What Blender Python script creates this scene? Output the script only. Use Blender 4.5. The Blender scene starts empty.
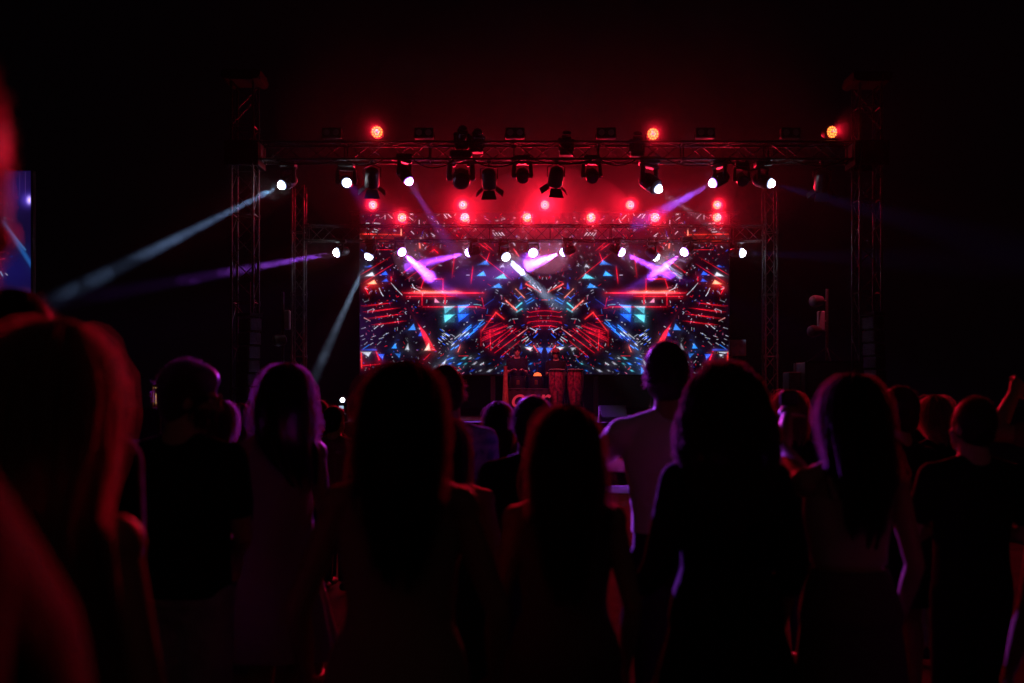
import bpy, math, random
import numpy as np
from mathutils import Vector, Matrix, Quaternion

random.seed(11)
rng = np.random.default_rng(11)
S = bpy.context.scene
COL = S.collection
PI = math.pi
F = 996.0            # focal length in photo pixels (35 mm lens)
EYE = 1.6            # camera height
HZ = 400.0           # picture row of the horizon


def at(px, py, d):
    return Vector(((px - 512.0) / F * d, d, EYE + (HZ - py) / F * d))


# ------------------------------------------------------------------ materials
def mat(name, color=(.1, .1, .1), rough=.6, metal=0., spec=.5, sheen=0., noise=None, bump=None, vary=None):
    m = bpy.data.materials.new(name)
    m.use_nodes = True
    nt = m.node_tree
    b = nt.nodes['Principled BSDF']
    b.inputs['Base Color'].default_value = (*color, 1)
    b.inputs['Roughness'].default_value = rough
    b.inputs['Metallic'].default_value = metal
    b.inputs['Specular IOR Level'].default_value = spec
    if sheen:
        b.inputs['Sheen Weight'].default_value = sheen
        b.inputs['Sheen Roughness'].default_value = .4
        b.inputs['Sheen Tint'].default_value = (1, 1, 1, 1)
    tc = nt.nodes.new('ShaderNodeTexCoord')
    if vary:
        c2, sc = vary
        n = nt.nodes.new('ShaderNodeTexNoise')
        n.inputs['Scale'].default_value = sc
        n.inputs['Detail'].default_value = 5
        r = nt.nodes.new('ShaderNodeValToRGB')
        r.color_ramp.elements[0].position = .38
        r.color_ramp.elements[1].position = .62
        r.color_ramp.elements[0].color = (*color, 1)
        r.color_ramp.elements[1].color = (*c2, 1)
        nt.links.new(tc.outputs['Object'], n.inputs['Vector'])
        nt.links.new(n.outputs['Fac'], r.inputs['Fac'])
        nt.links.new(r.outputs['Color'], b.inputs['Base Color'])
    if bump:
        sc, st = bump
        n = nt.nodes.new('ShaderNodeTexNoise')
        n.inputs['Scale'].default_value = sc
        n.inputs['Detail'].default_value = 4
        bp = nt.nodes.new('ShaderNodeBump')
        bp.inputs['Strength'].default_value = st
        bp.inputs['Distance'].default_value = .01
        nt.links.new(tc.outputs['Object'], n.inputs['Vector'])
        nt.links.new(n.outputs['Fac'], bp.inputs['Height'])
        nt.links.new(bp.outputs['Normal'], b.inputs['Normal'])
    return m


def emit(name, color, strength):
    m = bpy.data.materials.new(name)
    m.use_nodes = True
    nt = m.node_tree
    b = nt.nodes['Principled BSDF']
    b.inputs['Base Color'].default_value = (.02, .02, .02, 1)
    b.inputs['Emission Color'].default_value = (*color, 1)
    b.inputs['Emission Strength'].default_value = strength
    m.cycles.emission_sampling = 'NONE'
    return m


def emit_attr(name, strength):
    m = bpy.data.materials.new(name)
    m.use_nodes = True
    nt = m.node_tree
    b = nt.nodes['Principled BSDF']
    b.inputs['Base Color'].default_value = (.004, .004, .004, 1)
    b.inputs['Roughness'].default_value = .9
    b.inputs['Specular IOR Level'].default_value = .02
    a = nt.nodes.new('ShaderNodeAttribute')
    a.attribute_name = 'pixel'
    nt.links.new(a.outputs['Color'], b.inputs['Emission Color'])
    b.inputs['Emission Strength'].default_value = strength
    m.cycles.emission_sampling = 'NONE'
    return m


M = {
    'black': mat('black_powder_coat', (.018, .018, .02), .45, bump=(220, .1)),
    'tower_black': mat('tower_matt_black', (.008, .008, .009), .9, spec=.1),
    'grille_grey': mat('worn_steel_grille', (.16, .15, .17), .5, vary=((.10, .09, .10), 40)),
    'alu': mat('truss_black_paint', (.055, .055, .06), .5, .6, vary=((.03, .03, .032), 30)),
    'dark_metal': mat('dark_metal', (.05, .05, .055), .4, .8),
    'chrome': mat('chrome', (.6, .6, .62), .15, 1.),
    'glass_dark': mat('unlit_lens', (.05, .05, .07), .12, 0, .8),
    'glass_grey': mat('blinder_lens', (.32, .33, .37), .3, 0, .6),
    'stage': mat('stage_black', (.02, .018, .022), .6, vary=((.03, .027, .03), 3), bump=(40, .2)),
    'skirt': mat('stage_skirt_cloth', (.016, .013, .018), .9, sheen=.2, bump=(12, .4)),
    'gloss_case': mat('flight_case', (.05, .04, .045), .35, vary=((.07, .055, .06), 8)),
    'wood': mat('barrel_oak', (.24, .15, .075), .55, vary=((.13, .075, .04), 9), bump=(60, .3)),
    'hoop': mat('barrel_hoop', (.16, .16, .17), .45, .8, vary=((.10, .08, .07), 14)),
    'redwood': mat('reddish_wood', (.35, .13, .09), .5, vary=((.22, .07, .05), 14)),
    'skin': mat('skin_fair', (.46, .27, .20), .48, vary=((.42, .23, .165), 7), bump=(180, .06)),
    'skin2': mat('skin_tan', (.34, .185, .125), .48, vary=((.30, .155, .10), 7), bump=(180, .06)),
    'eye': mat('eye_white', (.6, .58, .55), .2),
    'h_dark': mat('hair_dark_brown', (.022, .014, .011), .42, spec=.5, sheen=.15, vary=((.035, .022, .016), 60)),
    'h_black': mat('hair_black', (.012, .010, .010), .42, spec=.5, sheen=.1),
    'h_brown': mat('hair_brown', (.07, .035, .02), .42, spec=.5, sheen=.2, vary=((.10, .05, .03), 60)),
    'h_blonde': mat('hair_blonde', (.38, .25, .13), .42, spec=.5, sheen=.2, vary=((.28, .17, .08), 60)),
    'f_black': mat('black_cotton', (.012, .012, .013), .9, spec=.2, sheen=.06, bump=(30, .5)),
    'f_grey': mat('grey_denim', (.40, .44, .50), .9, sheen=.15, vary=((.28, .31, .36), 12), bump=(30, .5)),
    'f_jean': mat('dark_denim', (.03, .035, .06), .9, sheen=.1, bump=(40, .5)),
    'f_white': mat('pale_cotton', (.80, .78, .82), .9, sheen=.6, bump=(22, .6)),
    'f_pink': mat('pale_pink_cotton', (.55, .36, .40), .9, sheen=.2, bump=(22, .6)),
    'f_plum': mat('plum_fabric', (.12, .06, .085), .9, sheen=.1, bump=(22, .5)),
    'f_print': mat('blue_print_cotton', (.30, .30, .46), .9, sheen=.1, vary=((.06, .06, .20), 22), bump=(22, .5)),
    'f_beige': mat('beige_linen', (.30, .23, .17), .9, sheen=.1, bump=(22, .6)),
    'f_red': mat('dull_red_cotton', (.22, .06, .06), .9, sheen=.1, bump=(22, .6)),
    'shoe': mat('shoe_leather', (.03, .025, .025), .5),
    'white_lamp': emit('white_lens_glow', (.86, .92, 1.0), 26),
    'violet_lamp': emit('violet_lens_glow', (.72, .52, 1.0), 26),
    'white_fringe': emit('white_fringe_glow', (.45, .55, 1.0), 1.1),
    'violet_fringe': emit('violet_fringe_glow', (.45, .12, 1.0), 1.8),
    'red_lens': emit('red_lens_glow', (1.0, .05, .012), 2.4),
    'red_led': emit('red_led_glow', (1.0, .17, .028), 4.6),
    'warm_lamp': emit('warm_lantern_glow', (1.0, .60, .16), .95),
    'amber': emit('amber_lamp_glow', (1.0, .13, .03), 1.6),
    'blue_led': emit('pale_blue_indicator', (.55, .75, 1.0), .7),
    'pink_paint': mat('pink_painted_letter', (.75, .38, .42), .7),
    'brass': mat('brass', (.65, .42, .16), .3, 1.),
    'paper': mat('white_plastic_case', (.22, .2, .22), .6),
    'glass_bottle': mat('bottle_glass', (.10, .06, .05), .12),
}


# ------------------------------------------------------------------ mesh helpers
class MB:
    def __init__(self):
        self.v, self.f, self.mi = [], [], []

    def add(self, vs, fs, mi=0):
        b = len(self.v)
        self.v.extend([tuple(p) for p in vs])
        self.f.extend([tuple(b + i for i in q) for q in fs])
        self.mi.extend([mi] * len(fs))

    def box(self, c, s, rot=None, mi=0, bev=.0):
        c = Vector(c)
        hx, hy, hz = s[0] / 2, s[1] / 2, s[2] / 2
        if bev:
            vs, idx = [], {}
            b = bev
            for sx in (-1, 1):
                for sy in (-1, 1):
                    for sz in (-1, 1):
                        for k in range(3):
                            p = [sx * (hx - b), sy * (hy - b), sz * (hz - b)]
                            p[k] = (sx * hx, sy * hy, sz * hz)[k]
                            idx[(sx, sy, sz, k)] = len(vs)
                            vs.append(Vector(p))
            fs = []
            for k in range(3):
                a, e = (k + 1) % 3, (k + 2) % 3
                for s_ in (-1, 1):
                    q = []
                    for (u, w) in ((-1, -1), (1, -1), (1, 1), (-1, 1)):
                        t = [0, 0, 0]
                        t[k], t[a], t[e] = s_, u, w
                        q.append(idx[(*t, k)])
                    fs.append(q if s_ > 0 else q[::-1])
                for u in (-1, 1):
                    for w in (-1, 1):
                        q = []
                        for s_, kk in ((-1, a), (1, a), (1, e), (-1, e)):
                            t = [0, 0, 0]
                            t[k], t[a], t[e] = s_, u, w
                            q.append(idx[(*t, kk)])
                        fs.append(q if u * w > 0 else q[::-1])
            for sx in (-1, 1):
                for sy in (-1, 1):
                    for sz in (-1, 1):
                        q = [idx[(sx, sy, sz, k)] for k in range(3)]
                        fs.append(q if sx * sy * sz > 0 else q[::-1])
        else:
            vs = [Vector((sx * hx, sy * hy, sz * hz)) for sx in (-1, 1) for sy in (-1, 1) for sz in (-1, 1)]
            fs = [(0, 1, 3, 2), (4, 6, 7, 5), (0, 4, 5, 1), (2, 3, 7, 6), (0, 2, 6, 4), (1, 5, 7, 3)]
        if rot is not None:
            vs = [rot @ p for p in vs]
        self.add([p + c for p in vs], fs, mi)

    def rings(self, rings, mi=0, cap=True):
        n = len(rings[0])
        vs = [p for r in rings for p in r]
        fs = []
        for i in range(len(rings) - 1):
            for j in range(n):
                k = (j + 1) % n
                fs.append((i * n + j, i * n + k, (i + 1) * n + k, (i + 1) * n + j))
        if cap:
            fs.append(tuple(range(n))[::-1])
            fs.append(tuple((len(rings) - 1) * n + j for j in range(n)))
        self.add(vs, fs, mi)

    def cyl(self, a, b, r0, r1=None, n=12, mi=0, cap=True):
        a, b = Vector(a), Vector(b)
        r1 = r0 if r1 is None else r1
        x, y = basis(b - a)
        self.rings([[a + (x * math.cos(2 * PI * j / n) + y * math.sin(2 * PI * j / n)) * r0 for j in range(n)],
                    [b + (x * math.cos(2 * PI * j / n) + y * math.sin(2 * PI * j / n)) * r1 for j in range(n)]], mi, cap)

    def lathe(self, a, axis, prof, n=20, mi=0):
        a, axis = Vector(a), Vector(axis).normalized()
        x, y = basis(axis)
        self.rings([[a + axis * h + (x * math.cos(2 * PI * j / n) + y * math.sin(2 * PI * j / n)) * r for j in range(n)] for h, r in prof], mi)

    def capsule(self, a, b, r0, r1, n=10, mi=0):
        a, b = Vector(a), Vector(b)
        d = b - a
        L = max(d.length, 1e-5)
        prof = []
        for k in range(4):
            t = -PI / 2 + PI / 2 * (k + .35) / 4.35
            prof.append((r0 * math.sin(t), r0 * math.cos(t)))
        prof += [(0, r0), (L, r1)]
        for k in range(4):
            t = PI / 2 * (k + 1) / 4.35
            prof.append((L + r1 * math.sin(t), r1 * math.cos(t)))
        self.lathe(a, d if d.length > 1e-5 else Vector((0, 0, 1)), prof, n, mi)

    def ball(self, c, r, rot=None, n=14, m=9, mi=0):
        c = Vector(c)
        r = (r, r, r) if isinstance(r, (int, float)) else r
        rings = []
        for i in range(m):
            t = PI * (i + .25) / (m - .5)
            ring = []
            for j in range(n):
                p = Vector((r[0] * math.sin(t) * math.cos(2 * PI * j / n), r[1] * math.sin(t) * math.sin(2 * PI * j / n), -r[2] * math.cos(t)))
                ring.append(c + (rot @ p if rot is not None else p))
            rings.append(ring)
        self.rings(rings, mi)

    def tube(self, pts, r0, r1=None, n=5, mi=0):
        r1 = r0 if r1 is None else r1
        pts = [Vector(p) for p in pts]
        rings = []
        for i, p in enumerate(pts):
            d = pts[min(i + 1, len(pts) - 1)] - pts[max(i - 1, 0)]
            x, y = basis(d)
            r = r0 + (r1 - r0) * i / (len(pts) - 1)
            rings.append([p + (x * math.cos(2 * PI * j / n) + y * math.sin(2 * PI * j / n)) * r for j in range(n)])
        self.rings(rings, mi)

    def ribbon(self, pts, w, twist=0.):
        n = len(pts)
        vs = []
        for i, p in enumerate(pts):
            d = (pts[min(i + 1, n - 1)] - pts[max(i - 1, 0)]).normalized()
            a = d.cross(Vector((math.sin(twist), math.cos(twist), 0)))
            a = a.normalized() if a.length > .01 else Vector((1, 0, 0))
            q = w * (1 - .7 * i / (n - 1))
            vs += [p - a * q, p + a * q]
        self.add(vs, [(2 * i, 2 * i + 1, 2 * i + 3, 2 * i + 2) for i in range(n - 1)])

    def mesh(self, name, mats, smooth=True):
        me = bpy.data.meshes.new(name)
        me.from_pydata(self.v, [], self.f)
        for m in (mats if isinstance(mats, (list, tuple)) else [mats]):
            me.materials.append(M[m] if isinstance(m, str) else m)
        me.polygons.foreach_set('material_index', self.mi)
        if smooth:
            me.polygons.foreach_set('use_smooth', [True] * len(me.polygons))
        me.update()
        if smooth:
            me.set_sharp_from_angle(angle=math.radians(40))
        return me

    def obj(self, name, mats, parent=None, smooth=True):
        return link(bpy.data.objects.new(name, self.mesh(name, mats, smooth)), parent)


def link(o, parent=None):
    COL.objects.link(o)
    if parent is not None:
        o.parent = parent
    return o


def basis(d):
    d = Vector(d).normalized()
    up = Vector((0, 0, 1)) if abs(d.z) < .95 else Vector((0, 1, 0))
    x = up.cross(d).normalized()
    return x, d.cross(x)


def tag(o, label, cat, group=None):
    o['label'] = label
    o['category'] = cat
    if group:
        o['group'] = group
    return o


def empty(name, loc, label, cat, group=None, rz=0.):
    o = link(bpy.data.objects.new(name, None))
    o.location = loc
    o.rotation_euler = (0, 0, rz)
    o.empty_display_size = .1
    return tag(o, label, cat, group)


def kind(o, k):
    o['kind'] = k
    return o


def aim(d):
    """rotation whose +Z looks along d (Y kept up as far as possible)"""
    return Vector(d).to_track_quat('Z', 'Y').to_matrix()


# ------------------------------------------------------------------ camera, world
cam = bpy.data.cameras.new('camera')
camo = link(bpy.data.objects.new('camera', cam))
camo.location = (0, 0, EYE)
camo.rotation_euler = (PI / 2, 0, 0)
cam.sensor_width = 36
cam.lens = 36 * F / 1024
cam.shift_y = (HZ - 341.5) / 1024
cam.clip_start = .05
cam.clip_end = 600
cam.dof.use_dof = True
cam.dof.focus_distance = 24
cam.dof.aperture_fstop = 2.0
S.camera = camo
for hm, tc_ in (('h_dark', (.34, .20, .26)), ('h_black', (.22, .14, .18)), ('h_brown', (.34, .20, .24)), ('h_blonde', (.72, .5, .55))):
    nt = M[hm].node_tree
    tr = nt.nodes.new('ShaderNodeBsdfTranslucent')
    tr.inputs['Color'].default_value = (*tc_, 1)
    mx = nt.nodes.new('ShaderNodeMixShader')
    mx.inputs['Fac'].default_value = .6
    nt.links.new(nt.nodes['Principled BSDF'].outputs['BSDF'], mx.inputs[1])
    nt.links.new(tr.outputs['BSDF'], mx.inputs[2])
    nt.links.new(mx.outputs['Shader'], nt.nodes['Material Output'].inputs['Surface'])

W = bpy.data.worlds.new('World')
S.world = W
W.use_nodes = True
bg = W.node_tree.nodes['Background']
# night sky: black over the stage, a faint warm glow of the venue's lights on the horizon behind the audience
wn, wl = W.node_tree.nodes, W.node_tree.links
wtc = wn.new('ShaderNodeTexCoord')
wsx = wn.new('ShaderNodeSeparateXYZ')
wmr = wn.new('ShaderNodeMapRange')
wmr.inputs['From Min'].default_value = .15
wmr.inputs['From Max'].default_value = -.8
wrp = wn.new('ShaderNodeValToRGB')
wrp.color_ramp.elements[0].color = (.0005, .00025, .0005, 1)
wrp.color_ramp.elements[1].color = (.0085, .0045, .0046, 1)
wl.new(wtc.outputs['Generated'], wsx.inputs['Vector'])
wl.new(wsx.outputs['Y'], wmr.inputs['Value'])
wl.new(wmr.outputs['Result'], wrp.inputs['Fac'])
wl.new(wrp.outputs['Color'], bg.inputs['Color'])
bg.inputs['Strength'].default_value = 1.

S.view_settings.view_transform = 'Standard'
S.view_settings.look = 'None'
S.view_settings.exposure = 0
S.view_settings.gamma = 1
S.render.engine = 'CYCLES'
cy = S.cycles
cy.use_denoising = True
cy.denoiser = 'OPENIMAGEDENOISE'
cy.max_bounces = 4
cy.diffuse_bounces = 2
cy.glossy_bounces = 2
cy.volume_bounces = 0
cy.transparent_max_bounces = 96
cy.sample_clamp_indirect = 2
cy.sample_clamp_direct = 0
cy.use_adaptive_sampling = True
cy.adaptive_threshold = .005
cy.caustics_reflective = False
cy.caustics_refractive = False

# ------------------------------------------------------------------ ground, air
DECK = 1.15
STAGE_Y = 20.0
gm = mat('trodden_ground', (.022, .018, .019), .95, spec=.08, vary=((.05, .042, .044), 2.2), bump=(9, .9))
m = MB()
nx, ny = 60, 60
xs = np.concatenate(([-150, -60, -30], np.linspace(-15, 15, 54), [30, 60, 150]))
ys = np.concatenate(([-40, -15], np.linspace(-4, 19.8, 55), [30, 80, 220]))
vv = []
for yy in ys:
    for xx in xs:
        inside = abs(xx) < 15 and -4 < yy < 19
        vv.append((xx, yy, (.012 * math.sin(xx * 2.1 + yy) + .01 * math.sin(yy * 3.3 - xx * 1.3) - .012) if inside else -.012))
n = len(xs)
ff = [(j * n + i, j * n + i + 1, (j + 1) * n + i + 1, (j + 1) * n + i) for j in range(len(ys) - 1) for i in range(n - 1)]
m.add(vv, ff)
kind(m.obj('ground', gm), 'structure')


def volume(name, mesh_builder, density, aniso, color=(1, 1, 1)):
    vm = bpy.data.materials.new(name + '_air')
    vm.use_nodes = True
    nt = vm.node_tree
    nt.nodes.remove(nt.nodes['Principled BSDF'])
    v = nt.nodes.new('ShaderNodeVolumePrincipled')
    v.inputs['Color'].default_value = (*color, 1)
    v.inputs['Density'].default_value = density
    v.inputs['Anisotropy'].default_value = aniso
    nt.links.new(v.outputs['Volume'], nt.nodes['Material Output'].inputs['Volume'])
    o = mesh_builder.obj(name, vm)
    return kind(o, 'stuff')


m = MB()
m.box((0, 20.5, 5.9), (44, 21, 14.4))
volume('haze', m, .00022, .5)


def smoke(c, r, density, aniso=.55, rot=None, name='smoke'):
    m = MB()
    m.ball((0, 0, 0), r, n=28, m=16)
    o = volume(name, m, density, aniso)
    o.location = c
    if rot is not None:
        o.rotation_euler = rot
    return o


# ------------------------------------------------------------------ stage, screen, trusses
m = MB()
m.box((.9, STAGE_Y + 5.2, DECK - .06), (15.6, 10.4, .12))
kind(m.obj('stage_floor', 'stage', smooth=False), 'structure')
m = MB()
x0, x1 = -6.9, 8.7
pts = []
N = 200
for i in range(N + 1):
    x = x0 + (x1 - x0) * i / N
    pts.append((x, STAGE_Y + .02 + .03 * math.sin(i * 1.9) + .012 * math.sin(i * .7)))
m.add([(p[0], p[1], 0.0) for p in pts] + [(p[0], p[1], DECK - .125) for p in pts] + [(p[0], p[1] + .03, 0.0) for p in pts] + [(p[0], p[1] + .03, DECK - .125) for p in pts],
      [(i, i + 1, N + 2 + i, N + 1 + i) for i in range(N)] + [(2 * (N + 1) + i + 1, 2 * (N + 1) + i, 3 * (N + 1) + i, 3 * (N + 1) + i + 1) for i in range(N)])
tag(m.obj('stage_skirt', 'skirt'), 'black pleated cloth hung along the stage front below the deck', 'stage skirt')

SD = 27.0
SX0, SX1, SY0, SY1 = 360.0, 729.0, 213.5, 374.5   # picture window of the screen
CX = (SX0 + SX1) / 2


class Canvas:
    """LED wall raster: additive light in picture-pixel coordinates, res cells per pixel"""
    def __init__(self, x0, x1, y0, y1, res):
        self.nx, self.ny = int((x1 - x0) * res), int((y1 - y0) * res)
        self.X = np.linspace(x0, x1, self.nx)[None, :].repeat(self.ny, 0)
        self.Y = np.linspace(y0, y1, self.ny)[:, None].repeat(self.nx, 1)
        self.a = np.zeros((self.ny, self.nx, 3))

    def line(self, x0, y0, x1, y1, w, c, glow=0., gw=3., fade=0):
        w = max(.40, w * .66)
        dx, dy = x1 - x0, y1 - y0
        L = dx * dx + dy * dy + 1e-9
        t = np.clip(((self.X - x0) * dx + (self.Y - y0) * dy) / L, 0, 1)
        d = np.hypot(self.X - x0 - t * dx, self.Y - y0 - t * dy)
        k = np.clip(1.15 - d / w, 0, 1) ** .8
        if glow:
            k = k + glow * np.exp(-(d / gw) ** 1.3)
        if fade == 1:
            k = k * np.sin(np.clip(t, .03, .97) * PI) ** .6
        if fade == 2:
            k = k * (1 - t * .85)
        self.a += k[..., None] * np.array(c)

    def poly(self, pts, c, glow=0., gw=4.):
        a = None
        n = len(pts)
        area = sum(pts[i][0] * pts[(i + 1) % n][1] - pts[(i + 1) % n][0] * pts[i][1] for i in range(n))
        sg = 1 if area > 0 else -1
        for i in range(n):
            (x0, y0), (x1, y1) = pts[i], pts[(i + 1) % n]
            l = math.hypot(x1 - x0, y1 - y0) + 1e-6
            d = sg * ((x1 - x0) * (self.Y - y0) - (y1 - y0) * (self.X - x0)) / l
            a = d if a is None else np.minimum(a, d)
        k = np.clip(a + .5, 0, 1)
        if glow:
            k = k + glow * np.exp(-np.clip(-a, 0, None) / gw)
        self.a += k[..., None] * np.array(c)

    def blob(self, x, y, rx, ry, c):
        k = np.exp(-((self.X - x) / rx) ** 2 - ((self.Y - y) / ry) ** 2)
        self.a += k[..., None] * np.array(c)

    def obj(self, name, d, x0, x1, y0, y1, m_, parent):
        nx, ny = self.nx, self.ny
        px = np.linspace(x0, x1, nx + 1)
        py = np.linspace(y0, y1, ny + 1)
        PX, PY = np.meshgrid(px, py)
        co = np.stack(((PX - 512) / F * d, np.full_like(PX, 0), EYE + (HZ - PY) / F * d), -1).reshape(-1, 3)
        co -= np.array(parent.location)
        co[:, 1] = -.012
        i = np.arange(ny)[:, None] * (nx + 1) + np.arange(nx)[None, :]
        q = np.stack((i, i + nx + 1, i + nx + 2, i + 1), -1).reshape(-1, 4)
        me = bpy.data.meshes.new(name)
        me.vertices.add(len(co))
        me.vertices.foreach_set('co', co.ravel())
        me.loops.add(q.size)
        me.loops.foreach_set('vertex_index', q.ravel())
        me.polygons.add(len(q))
        me.polygons.foreach_set('loop_start', np.arange(len(q)) * 4)
        me.update(calc_edges=True)
        at_ = me.attributes.new('pixel', 'FLOAT_COLOR', 'FACE')
        rgba = np.concatenate((self.a.reshape(-1, 3), np.ones((len(q), 1))), 1)
        at_.data.foreach_set('color', rgba.ravel().astype(np.float32))
        me.materials.append(m_)
        return link(bpy.data.objects.new(name, me), parent)


RED, HOT, BLU, CYA, TEA, WHT, PNK = (1, .012, .04), (1.5, .06, .09), (.02, .18, 1.2), (.05, .42, 1.4), (.16, .75, .95), (.9, .95, 1.1), (1, .3, .5)


def tri(c, x, y, w, h, col, down=False, glow=.06, skew=0.):
    skew = skew or w * .22
    if down:
        c.poly([(x - w / 2, y - h / 2), (x + w / 2, y - h / 2), (x + skew, y + h / 2)], col, glow, 2.)
    else:
        c.poly([(x - w / 2, y + h / 2), (x + skew, y - h / 2), (x + w / 2, y + h / 2)], col, glow, 2.)


def mul(c, k):
    return tuple(v * k for v in c)


def paint_half():
    c = Canvas(SX0, CX, SY0, SY1, 1.7)
    R = random.Random(5)
    # dim purple ground of the picture, patchy
    c.a += np.array((.007, .002, .010))
    c.blob(470, 300, 60, 30, (.006, .001, .008))
    c.blob(420, 345, 40, 18, (.008, .006, .010))
    c.blob(545, 300, 40, 40, (.006, .002, .012))
    c.blob(380, 225, 50, 14, (.05, .002, .004))
    c.blob(480, 230, 50, 16, (.06, .002, .012))
    # cross with its boxes
    c.line(403, 293, 484, 293, .9, HOT, .30, 2.6, 1)
    c.line(412, 291.5, 462, 291.5, .8, (1.5, .4, .25), .2, 2.2, 1)
    c.line(406, 296.5, 455, 296.5, .6, RED, .2, 2)
    for l in ((424, 279, 443, 279), (443, 279, 443, 293), (424, 279, 421, 288), (422, 293, 422, 305), (423, 307, 480, 307), (445, 295, 445, 304)):
        c.line(*l, .8, RED, .2, 2)
    tri(c, 437, 300.5, 5, 4, PNK, skew=-2)
    for x in (427, 444, 447, 419):
        c.line(x, 298 + R.random() * 3, x - .6, 303, .5, mul(WHT, .5))
    # teal and blue square of triangles
    for x, y, col in ((449, 310, TEA), (449, 318.5, TEA), (463, 309, CYA), (463, 318, BLU)):
        c.poly([(x - 5, y - 3.5), (x + 6, y - 4), (x - 4, y + 3.8)], col, .1, 3)
        c.poly([(x - 6, y - 4), (x + 6, y - 4), (x + 6, y + 4), (x - 6, y + 4)], mul(col, .10), .1, 2)
    # triangles, upper
    for x, y, w, h, col in ((370, 274, 9, 4, mul(WHT, .8)), (384, 273, 7, 3.5, BLU), (385, 280, 6, 3, mul(BLU, .6)), (372, 282, 9, 4, (1.5, .6, .35)), (369, 266, 5, 2, mul(BLU, .5)),
                            (484, 262.5, 11, 4.5, CYA), (481.5, 273.5, 9, 4.5, (.08, .55, 1.4)), (501, 276, 12, 5, TEA), (497, 285.5, 10, 4.5, (.08, .5, 1.4)), (502, 265.5, 5, 3, mul(WHT, .7)),
                            (521, 286, 3, 6, BLU), (412, 327, 7, 6, (.08, .4, 1.3)), (407, 347, 4, 6, mul(WHT, .9)), (394, 346, 5, 5, CYA), (420, 334, 3, 4, BLU)):
        tri(c, x, y, w, h, col)
    for x, y, w, h, col in ((366, 354.5, 10, 4.5, mul(WHT, .9)), (381, 357, 6, 5, BLU), (398, 356, 5, 4, (.08, .4, 1.3)), (516, 349.5, 5, 3, WHT), (529, 349.3, 7, 3.4, WHT), (540, 351, 6, 5, (.1, .3, 1.4))):
        tri(c, x, y, w, h, col, True)
    c.line(362, 350, 376, 350, 1.6, mul(BLU, .5), .1)
    c.line(363, 349, 369, 345, .7, CYA)
    # red glow around the left triangles, wedge beam
    c.blob(372, 285, 8, 6, (.45, .01, .01))
    c.line(365, 288, 368, 294, .8, RED, .2)
    c.poly([(418, 324), (425, 332), (436, 351), (428, 351)], (.9, .02, .05), .12, 2)
    tri(c, 427.5, 347, 6, 7, (1.6, 1.1, .9))
    c.line(424, 360, 430, 354, .7, RED, .2)
    c.line(376, 352, 379, 360, 1.1, RED, .2)
    c.line(361, 353, 361.5, 368, 1.1, (1.3, .06, .04), .2, 2.5)
    c.line(361, 366, 380, 364.5, .8, mul(RED, .6), .2)
    # diagonal red rules
    for l in ((400, 275, 426, 256), (405, 280, 432, 261), (417, 280, 440, 263), (360, 275, 390, 257), (363, 283, 393, 264), (366, 288, 374, 281)):
        c.line(*l, .45, mul(RED, .8), .08, 2, 1)
    for l in ((361, 306, 392, 303), (363, 312, 400, 308), (366, 318.5, 403, 314), (371, 325, 406, 321)):
        c.line(*l, .6, RED, .10, 2, 1)
        c.line(l[0] + 2, l[1] + .9, l[2] - 9, l[3] + 1.2, .4, mul(HOT, .4), 0, 2, 1)
    c.line(364, 318, 370, 321, .8, (1.2, .5, .5))
    for l in ((478, 253, 512, 280), (481, 240, 494, 251), (479, 243, 490, 251), (486, 263, 490, 252)):
        c.line(*l, .6, RED, .12, 2, 1)
    c.line(455, 252, 452, 278, .7, RED, .25, 1.6, 1)
    c.line(473, 266, 471, 284, .7, RED, .25, 1.6, 1)
    c.line(514, 249, 519, 256, 1.1, (.9, .05, .1), .2)
    c.line(376, 249.5, 400, 249.5, .5, mul(RED, .8))
    c.line(360, 234, 402, 234.5, .9, (.8, .05, .02), .2)
    c.line(360, 240.5, 400, 240, 1.1, (.8, .06, .02), .2)
    c.line(364, 234, 372, 234, 1., HOT)
    c.line(361, 240, 366, 240, 1., HOT)
    c.line(401, 229, 401, 235, 1.1, (1.3, .6, .4))
    c.line(419, 240, 420, 248, 1.2, (1, .25, .2), .2)
    c.line(421, 241, 425, 243, .9, RED, .2)
    c.line(430, 252, 434, 249.5, .8, RED, .2)
    c.line(434, 249.5, 438, 253, .8, RED, .2)
    c.line(391, 277, 391, 281, .9, RED, .2)
    # white squiggles
    for l in ((391, 283, 396, 289), (396, 289, 402, 295), (379, 288, 381, 293), (381, 293, 383, 296), (412, 284, 414, 288), (414, 288, 420, 291), (419, 220, 419, 226), (376, 215, 379, 215), (374, 223, 380, 223.4), (374, 229, 378, 230), (372, 231.5, 377, 232),
              (385, 215, 385, 219), (388, 214, 392, 218), (409, 217, 413, 220), (437, 221, 439, 225), (444, 214, 447, 218), (448, 214, 451, 217), (463, 215, 467, 219), (431, 233, 435, 236), (411, 231, 414, 234), (395, 225, 398, 226), (497, 224, 502, 226), (366, 223, 369, 223)):
        c.line(*l, .55, mul(WHT, .6 + R.random() * .4))
    for x in (493, 496, 499, 502):
        c.line(x, 232.5, x + 2.6, 235.5, .7, mul(WHT, .9))
    c.line(513, 242, 515, 245, 1.2, WHT)
    c.line(529, 242, 529.6, 244, .8, WHT)
    c.line(540, 241, 540, 245, .8, (.6, .4, 1))
    # left edge slashes
    for x, y in ((362, 340), (361, 329), (372, 337), (374, 329), (379, 339), (366, 322), (381, 327), (364, 345), (383, 336), (370, 345), (377, 345), (368, 311), (379, 304), (389, 316), (386, 334), (364, 302)):
        a = -.5 + R.uniform(-.25, .2)
        l = R.uniform(2, 5)
        c.line(x, y, x + l * math.cos(a), y + l * math.sin(a), .5, mul(WHT, R.uniform(.4, .9)))
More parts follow.
